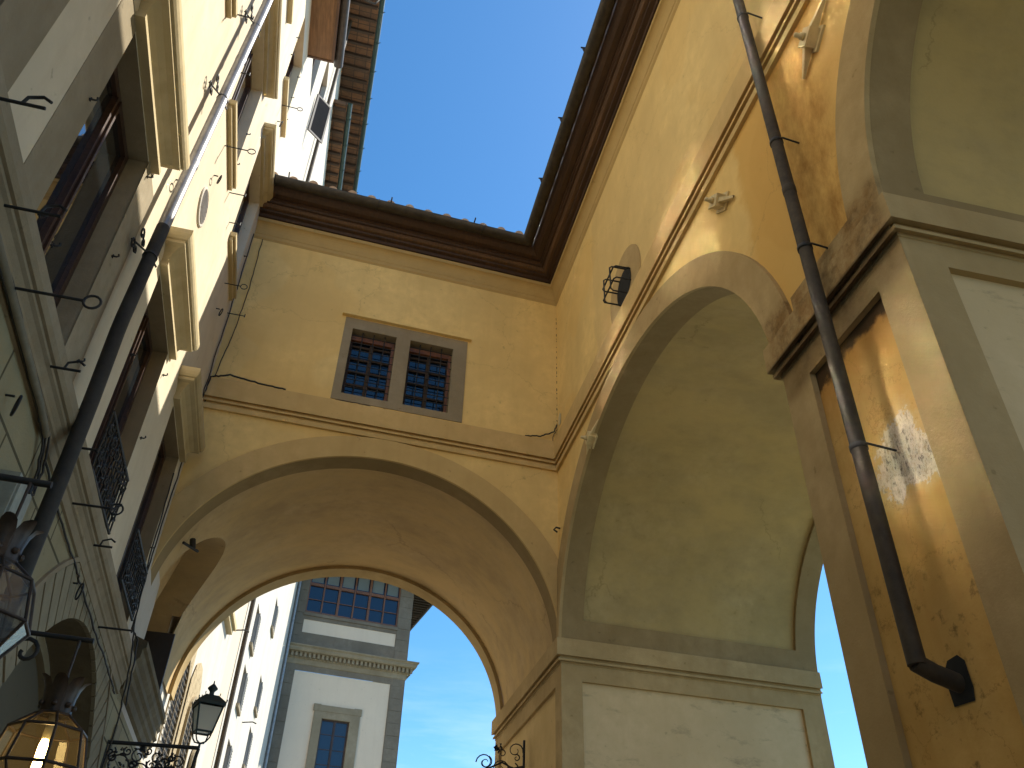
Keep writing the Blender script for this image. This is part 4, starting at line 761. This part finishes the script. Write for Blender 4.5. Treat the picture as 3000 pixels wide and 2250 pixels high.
# ------------------------------------------------------------------ street lamp on a filigree arm
sl = thing('street_lamp', 'dark green four sided street lamp with frosted panes on a wrought iron arm', 'street lamp', (-2.26, 10.75, 3.5))
WA = .99; UA = 10.78
s = MB(LF); s.tube([(UA, 0, 3.98), (UA, WA, 4.00)], .022, 8); s.tube([(UA, .01, 3.52), (UA, .3, 3.54), (UA, .6, 3.72), (UA, .78, 3.78)], .016, 6); s.tube([(UA, .0, 3.45), (UA, .0, 4.0)], .018, 6); s.tube([(UA, WA, 3.99), (UA, WA - .02, 3.8), (UA, WA - .05, 3.62)], .02, 6)
s.build('arm', 'iron', sl)
s = MB(LF)
def scroll(c0, c1, r_, a0, n=16, sg=1, tr_=.009): s.tube([(UA + .008 * (i % 2), c0 + r_ * (1 - i / (n + 4)) * math.cos(a0 + sg * i * .5), c1 + r_ * (1 - i / (n + 4)) * math.sin(a0 + sg * i * .5)) for i in range(n)], tr_, 5)
for c0, c1, r_, a0, sg in ((.16, 3.75, .13, 0, 1), (.13, 3.62, .07, 2, -1), (.36, 3.86, .085, 1, 1), (.42, 3.70, .10, 3, -1), (.56, 3.87, .07, 0, -1), (.65, 3.82, .09, 2, 1), (.30, 3.62, .06, 1, 1), (.8, 3.83, .075, 3, -1), (.52, 3.78, .05, 2, 1), (.06, 3.88, .06, 1, -1), (.24, 3.90, .05, 2, 1), (.46, 3.92, .04, 4, 1)): scroll(c0, c1, r_, a0, 16, sg)
for q5 in ((.10, 3.83, .06, 1, 1), (.22, 3.66, .06, 4, -1), (.33, 3.76, .05, 0, 1), (.50, 3.68, .05, 2, -1), (.60, 3.76, .05, 5, 1), (.72, 3.87, .045, 1, -1), (.05, 3.62, .05, 3, 1), (.38, 3.94, .035, 2, -1), (.7, 3.80, .04, 0, -1)): scroll(*q5[:4], 16, q5[4], .012)
for i in range(46):
    a, b2 = random.uniform(.05, .75), random.uniform(0, 1); z = 3.95 - b2 * (.42 if a < .4 else .22); s.tube([(UA, a, z), (UA + .01, a + random.uniform(-.04, .04), z + random.uniform(-.04, .04))], [.016, .003], 5)
s.build('filigree', 'iron', sl)
lp = LF(UA, WA, 0); lx, ly = lp.x, lp.y
def LR(r_, z, i): r_ *= .86; z = 4.05 + (z - 4.05) * .88; a = R(90 * i + 45 + 18); return (lx + r_ * 1.414 * math.cos(a), ly + r_ * 1.414 * math.sin(a), z)
s = MB()
for i in range(4):
    s.tube([LR(.105, 4.19, i), LR(.165, 4.52, i)], .011, 6); s.tube([LR(.105, 4.19, i), LR(.105, 4.19, i + 1)], .012, 6)
    s.q(LR(.19, 4.52, i), LR(.19, 4.52, i + 1), LR(.19, 4.565, i + 1), LR(.19, 4.565, i)); s.q(LR(.19, 4.565, i), LR(.19, 4.565, i + 1), LR(.09, 4.66, i + 1), LR(.09, 4.66, i)); s.q(LR(.19, 4.52, i), LR(.165, 4.52, i), LR(.165, 4.52, i + 1), LR(.19, 4.52, i + 1))
    s.tube([LR(.19, 4.565, i), LR(.195, 4.60, i)], .007, 5); s.tube([LR(.1, 4.655, i), LR(.103, 4.69, i)], .006, 5)
    s.tube([LR(.105, 4.19, i), LR(.09, 4.12, i), LR(.06, 4.07, i), (lx, ly, 4.05)], .009, 6)
s.q(*[LR(.09, 4.66, i) for i in range(4)]); s.q(*[LR(.165, 4.50, i) for i in range(4)])
s.lathe((lx, ly, 4.585), [(.045, 0), (.03, .018), (.028, .052), (.06, .088), (.058, .10), (.03, .13), (.010, .15), (.005, .185), (0, .19)], 12); s.tube([(lx, ly, 3.99), (lx, ly, 4.06)], .014, 8)
s.build('lantern_frame', 'lampgreen', sl)
s = MB()
for i in range(4): s.q(LR(.102, 4.20, i), LR(.102, 4.20, i + 1), LR(.16, 4.50, i + 1), LR(.16, 4.50, i))
s.build('frosted_pane', 'frost', sl)
# filigree bracket on the far pier
fb = thing('filigree_bracket', 'black wrought iron scroll bracket on the far pier under the impost', 'bracket', (3, 12.35, 4.4))
s = MB()
XB = 2.97
def FP(a, z, d=0): return (XB - a, 12.35 + a * .28 + d, z)
s.tube([FP(0, 3.9), FP(0, 4.80)], .018, 6)
def sc2(c0, c1, r_, a0, sg=1, n=17, tr_=.010): s.tube([FP(c0 + r_ * (1 - i / (n + 5)) * math.cos(a0 + sg * i * .45), c1 + r_ * (1 - i / (n + 5)) * math.sin(a0 + sg * i * .45)) for i in range(n)], [tr_ * (1 - .5 * i / n) for i in range(n)], 5)
for c in ((.12, 4.66, .11, 3.4, -1), (.10, 4.56, .05, 1, 1), (.30, 4.62, .06, 0, 1), (.16, 4.40, .10, 2, 1), (.33, 4.42, .12, 3.1, -1), (.52, 4.50, .09, 2, 1), (.54, 4.50, .12, 0, 1), (.24, 4.30, .08, 1, -1), (.42, 4.27, .09, 0, 1), (.12, 4.18, .10, 2, -1), (.60, 4.36, .05, 2, -1), (.3, 4.1, .1, 0, 1)): sc2(*c)
s.tube([FP(0, 4.45), FP(.15, 4.42), (FP(.3, 4.5)), FP(.48, 4.42), FP(.62, 4.40)], .013, 6); s.tube([FP(0, 4.2), FP(.2, 4.28), FP(.33, 4.36), FP(.5, 4.33)], .012, 6)
s.build('scrolls', 'iron', fb)
s = MB()
for i in range(16):
    a, z = random.uniform(.30, .42), random.uniform(4.66, 4.74); s.tube([FP(a, z), FP(a + random.uniform(-.05, .05), z + random.uniform(-.02, .06))], [.022, .003], 5)
for i in range(14):
    a, z = random.uniform(0, .06), random.uniform(3.95, 4.6); s.tube([FP(a, z), FP(a + random.uniform(0, .06), z + random.uniform(-.05, .05))], [.02, .003], 5)
s.build('leaves', 'iron', fb)
# ------------------------------------------------------------------ street beyond the bridge
Bd = Vector((.0210, .99978, 0))
def PF(y, w_, z): return Vector((-2.42 + .0210 * (y - 15) + w_, y, z))
def block(name, label, y0, y1, z1, mat, holes, wall_name='wall', depth=5, w0=0.):
    t_ = thing(name, label, 'building', PF((y0 + y1) / 2, w0, 0))
    f_ = lambda u, w_, z: PF(u, w_ + w0, z)
    s = MB(f_); holes_wall(s, y0, y1, 0, z1, holes); s.q((y0, 0, 0), (y0, -depth, 0), (y0, -depth, z1), (y0, 0, z1)); s.q((y1, 0, 0), (y1, -depth, 0), (y1, -depth, z1), (y1, 0, z1)); s.build(wall_name, mat, t_)
    s = MB(f_); s.box(y0, y1, -depth, .35, z1 + .002, z1 + .16); s.build('roof', 'tile', t_)
    return t_, f_
def arch_grille(par, f_, y0, y1, z0, zs, wd=.03):
    c = (y0 + y1) / 2; r_ = (y1 - y0) / 2; prof = [(y0, z0)] + [(c + r_ * math.cos(R(a)), zs + r_ * 1.0 * math.sin(R(a))) for a in range(180, -1, -12)] + [(y1, z0)]
    s = MB(f_); s.grid([[(u, .0, z), (u, .05, z), (c + (u - c) * .90, .05, z0 + (z - z0) * .985), (c + (u - c) * .9, .0, z0 + (z - z0) * .985)] for u, z in prof], False); wn = s.build('window', 'stonefr', par)
    s = MB(f_); s.q(*[(c + (u - c) * .93, .01, z0 + (z - z0) * .99) for u, z in prof]); s.build('dark_glass', 'black', wn)
    s = MB(f_); top = zs + r_; z = z0
    while z < top - .06:
        hw = r_ * .9 if z < zs else math.sqrt(max(0.0, (r_ * .9) ** 2 - (z - zs) ** 2)); s.box(c - hw, c + hw, .022, .034, z, z + .011); z += .105
    s.box(c - .012, c + .012, .034, .05, z0, top - .05); s.build('bars', 'tstone', wn)
sb, f_ = block('stone_house', 'rough rubble stone house front with barred arched windows seen under the bridge', 14.75, 16.5, 9.4, 'drystone', [])
arch_grille(sb, f_, 14.8, 16.1, 3.0, 6.05)
wh, f_ = block('white_house', 'white plastered house with rubble arches at its foot, next to the stone house', 16.5, 20.75, 12.5, 'cream2', [])
s = MB(f_); rr = [(16.5, 0), (16.5, 6.45), (16.75, 6.8), (17.15, 6.95), (17.5, 6.93), (17.8, 6.7), (18.05, 6.2), (18.25, 5.5), (18.4, 4.5), (18.5, 0)]; s.q(*[(u, .025, z) for u, z in rr]); s.build('rubble_patch', 'drystone', wh)
arch_grille(wh, lambda u, w_, z: f_(u, w_ + .026, z), 16.85, 17.85, 3.0, 5.85); arch_grille(wh, lambda u, w_, z: f_(u, w_ + .026, z), 18.6, 19.3, 2.6, 5.45)
s = MB(f_); s.box(18.55, 19.75, 0, .12, 8.45, 8.56); s.box(18.5, 19.8, 0, .18, 8.56, 8.66); hd = s.build('window_sill', 'hood', wh)
casement(f_, wh, 18.6, 19.7, 8.68, 10.4, .04, 'cream2', rails=1)
ph, f_ = block('peach_house', 'narrow peach plastered house strip beside the rain pipe', 20.75, 22.4, 14, 'peach', [])
hls = [(24.7, 25.5, z, z + h) for z, h in ((4.3, 1.2), (6.2, 1.2), (8.3, 1.1), (10.0, 1.2))] + [(30.1, 30.95, z, z + h) for z, h in ((7.9, 1.2), (9.7, 1.1), (12.5, 1.1))]
lw, f_ = block('long_white_house', 'long bright white house with slatted shutters reaching the tower', 22.4, 39.4, 19, 'cream2', hls)
for h in hls:
    wn = casement(f_, lw, *h, depth=.12, rev='cream2', rails=1)
    s = MB(f_)
    for u0, u1 in ((h[1] + .02, h[1] + .42),):
        s.box(u0, u1, .005, .04, h[2], h[3]); z = h[2] + .06
        while z < h[3] - .08: s.box(u0 + .05, u1 - .05, .04, .058, z, z + .03); z += .075
    s.build('shutter', 'greyshut', wn)
    s = MB(f_); s.box(h[0] - .1, h[1] + .1, 0, .08, h[2] - .1, h[2] - .002); s.build('sill', 'stonefr', wn)
s = MB(f_); s.tube([(22.5, .1, 19), (22.5, .1, 0)], .06, 8); tag(s.build('rain_pipe', 'pipe', None), 'dark rain pipe between the peach strip and the long white house', 'downpipe')
s = MB(f_); s.tube([(39.2, .1, 19), (39.2, .1, 0)], .07, 8); tag(s.build('rain_pipe', 'pipel', None), 'pale rain pipe where the white house meets the tower', 'downpipe')
for yq, zq, par in ((20.3, 8.75, wh), (27.2, 8.45, lw)):
    s = MB(PF); s.tube([(yq, 0, zq), (yq, .3, zq + .04), (yq, .42, zq)], .018, 5); s.build('wall_arm', 'iron', par)
# ------------------------------------------------------------------ tower
ta, tb = 0.98681646, 0.16184336
def TF(u, w_, z): return Vector((ta * u + tb * w_, 40 + tb * u - ta * w_, z))
tw = thing('tower', 'tower with white panels framed in grey stone and a wide timber window band', 'tower', (1, 40.2, 0))
UL, UR, TT = -1.95, 3.90, 19.4
s = MB(TF)
holes_wall(s, UL, UR, 0, TT, [(-1.37, 3.20, 16.88, 19.3), (-1.35, 3.20, 15.9, 16.54), (-1.35, 3.2, 4, 14.1), ])
s.q((UL, 0, 0), (UL, -7, 0), (UL, -7, TT), (UL, 0, TT)); s.q((UR, 0, 0), (UR, -7, 0), (UR, -7, TT), (UR, 0, TT)); s.build('stone_wall', 'tstone', tw)
for a, b2 in ((UL, UL + .58), (UR - .68, UR)):
    s = MB(TF)
    for k in range(34): z = .6 + k * .56; s.box(a + .004, b2 - .004 - .05 * (k % 2), 0.001, .012 + .006 * (k % 3), z, z + .54)
    s.build('quoins', 'tstone', tw)
s = MB(TF); ho = (.22, 1.50, 9.0, 12.15); holes_wall(MBp := MB(lambda u, w_, z: TF(u, w_ - .03, z)), -1.35, 3.2, 4, 14.1, [ho]); MBp.q((-1.35, 0, 15.9), (3.2, 0, 15.9), (3.2, 0, 16.54), (-1.35, 0, 16.54)); MBp.build('white_panel', 'white', tw)
s = MB(TF); s.box(-.16, .22, -.03, .05, 8.6, 12.45); s.box(1.5, 1.95, -.03, .05, 8.6, 12.45); s.box(.22, 1.5, -.03, .05, 12.15, 12.45); s.box(-.02, 1.8, -.03, .07, 12.451, 12.72); s.box(-.22, .1, -.03, .06, 12.452, 12.75); s.box(1.66, 2.0, -.03, .06, 12.452, 12.75); 
s.build('window_surround', 'stonefr', tw)
casement(lambda u, w_, z: TF(u, w_ - .03, z), tw, *ho, depth=.1, rev='stonefr', wd='winwood', gl='glassb', rails=5)
s = MB(TF)
cpr = [(0, 14.38), (.04, 14.40), (.05, 14.62), (.12, 14.66), (.12, 14.86), (.38, 14.90), (.42, 14.98), (.42, 15.06), (.50, 15.12), (.50, 15.17), (0, 15.26)]
pth = [(TF(UL, 0, 0).x, TF(UL, 0, 0).y), (TF(UR, 0, 0).x, TF(UR, 0, 0).y), (TF(UR, -7, 0).x, TF(UR, -7, 0).y)]
s.sweep(pth[::-1], cpr); s.build('cornice', 'stonefr', tw)
s = MB(TF); u = UL + .05
while u < UR + .2: s.box(u, u + .11, .1, .26, 14.68, 14.88); u += .205
s.build('dentils', 'stonefr', tw); s = MB(TF); w2 = 0.1
while w2 < 6: s.box(UR + .1, UR + .26, -w2 - .11, -w2, 14.68, 14.88); w2 += .205
s.build('dentils', 'stonefr', tw)
s = MB(TF); c0, c1 = -1.37, 3.20
s.q((c0, -.14, 16.88), (c1, -.14, 16.88), (c1, -.14, 19.3), (c0, -.14, 19.3)); wb = s.build('window_band', 'glassb', tw)
s = MB(TF)
for k in range(7): u = c0 + (c1 - c0) * k / 6; hw = .055 if k % 2 == 0 else .035; s.box(max(c0, u - hw), min(c1, u + hw), -.13, -.03 - .02 * (k % 2), 16.9, 19.3)
for k in range(6): s.box(c0 + (c1 - c0) * k / 6 + .056, c0 + (c1 - c0) * (k + 1) / 6 - .056, -.12, -.04, 16.9, 16.98); s.box(c0 + (c1 - c0) * k / 6 + .056, c0 + (c1 - c0) * (k + 1) / 6 - .056, -.12, -.04, 18.28, 18.42); s.box(c0 + (c1 - c0) * k / 6 + .056, c0 + (c1 - c0) * (k + 1) / 6 - .056, -.12, -.08, 17.58, 17.61)
s.build('glazing_bars', 'orangewood', wb)
s = MB(TF)
for k in range(6): s.q((c0 + (c1 - c0) * k / 6 + .1, -.135, 18.5), (c0 + (c1 - c0) * (k + 1) / 6 - .1, -.135, 18.5), (c0 + (c1 - c0) * (k + 1) / 6 - .1, -.135, 19.2), (c0 + (c1 - c0) * k / 6 + .1, -.135, 19.2))
s.build('blinds', 'curtain', wb)
s = MB(TF); s.box(c0 - .05, c1 + .05, 0, .06, 16.72, 16.87); s.build('window_sill', 'tstone', tw)
s = MB(TF); s.box(UL - 1.5, UR + 1.6, -8.5, 1.5, TT, TT + .12); s.build('roof', 'board', tw)
for k in range(24): s = MB(TF); s.box(UR + .01, UR + 1.55, -.3 - k * .33, -.18 - k * .33, TT - .12, TT - .004); s.build('rafter', 'rafter', tw)
for k in range(16): s = MB(TF); s.box(UL + k * .37, UL + .12 + k * .37, .02, 1.45, TT - .12, TT - .004); s.build('rafter', 'rafter', tw)
s = MB(TF); s.tube([(UR + 1.66, 1.5, TT - .02), (UR + 1.66, -8.5, TT - .02)], .09, 8); s.build('gutter', 'gutter', tw)
s = MB(TF); s.tube([(UL + .12, .06, 19.3), (UL + .12, .06, 15.3)], .05, 8); s.build('rain_pipe', 'pipe', tw)
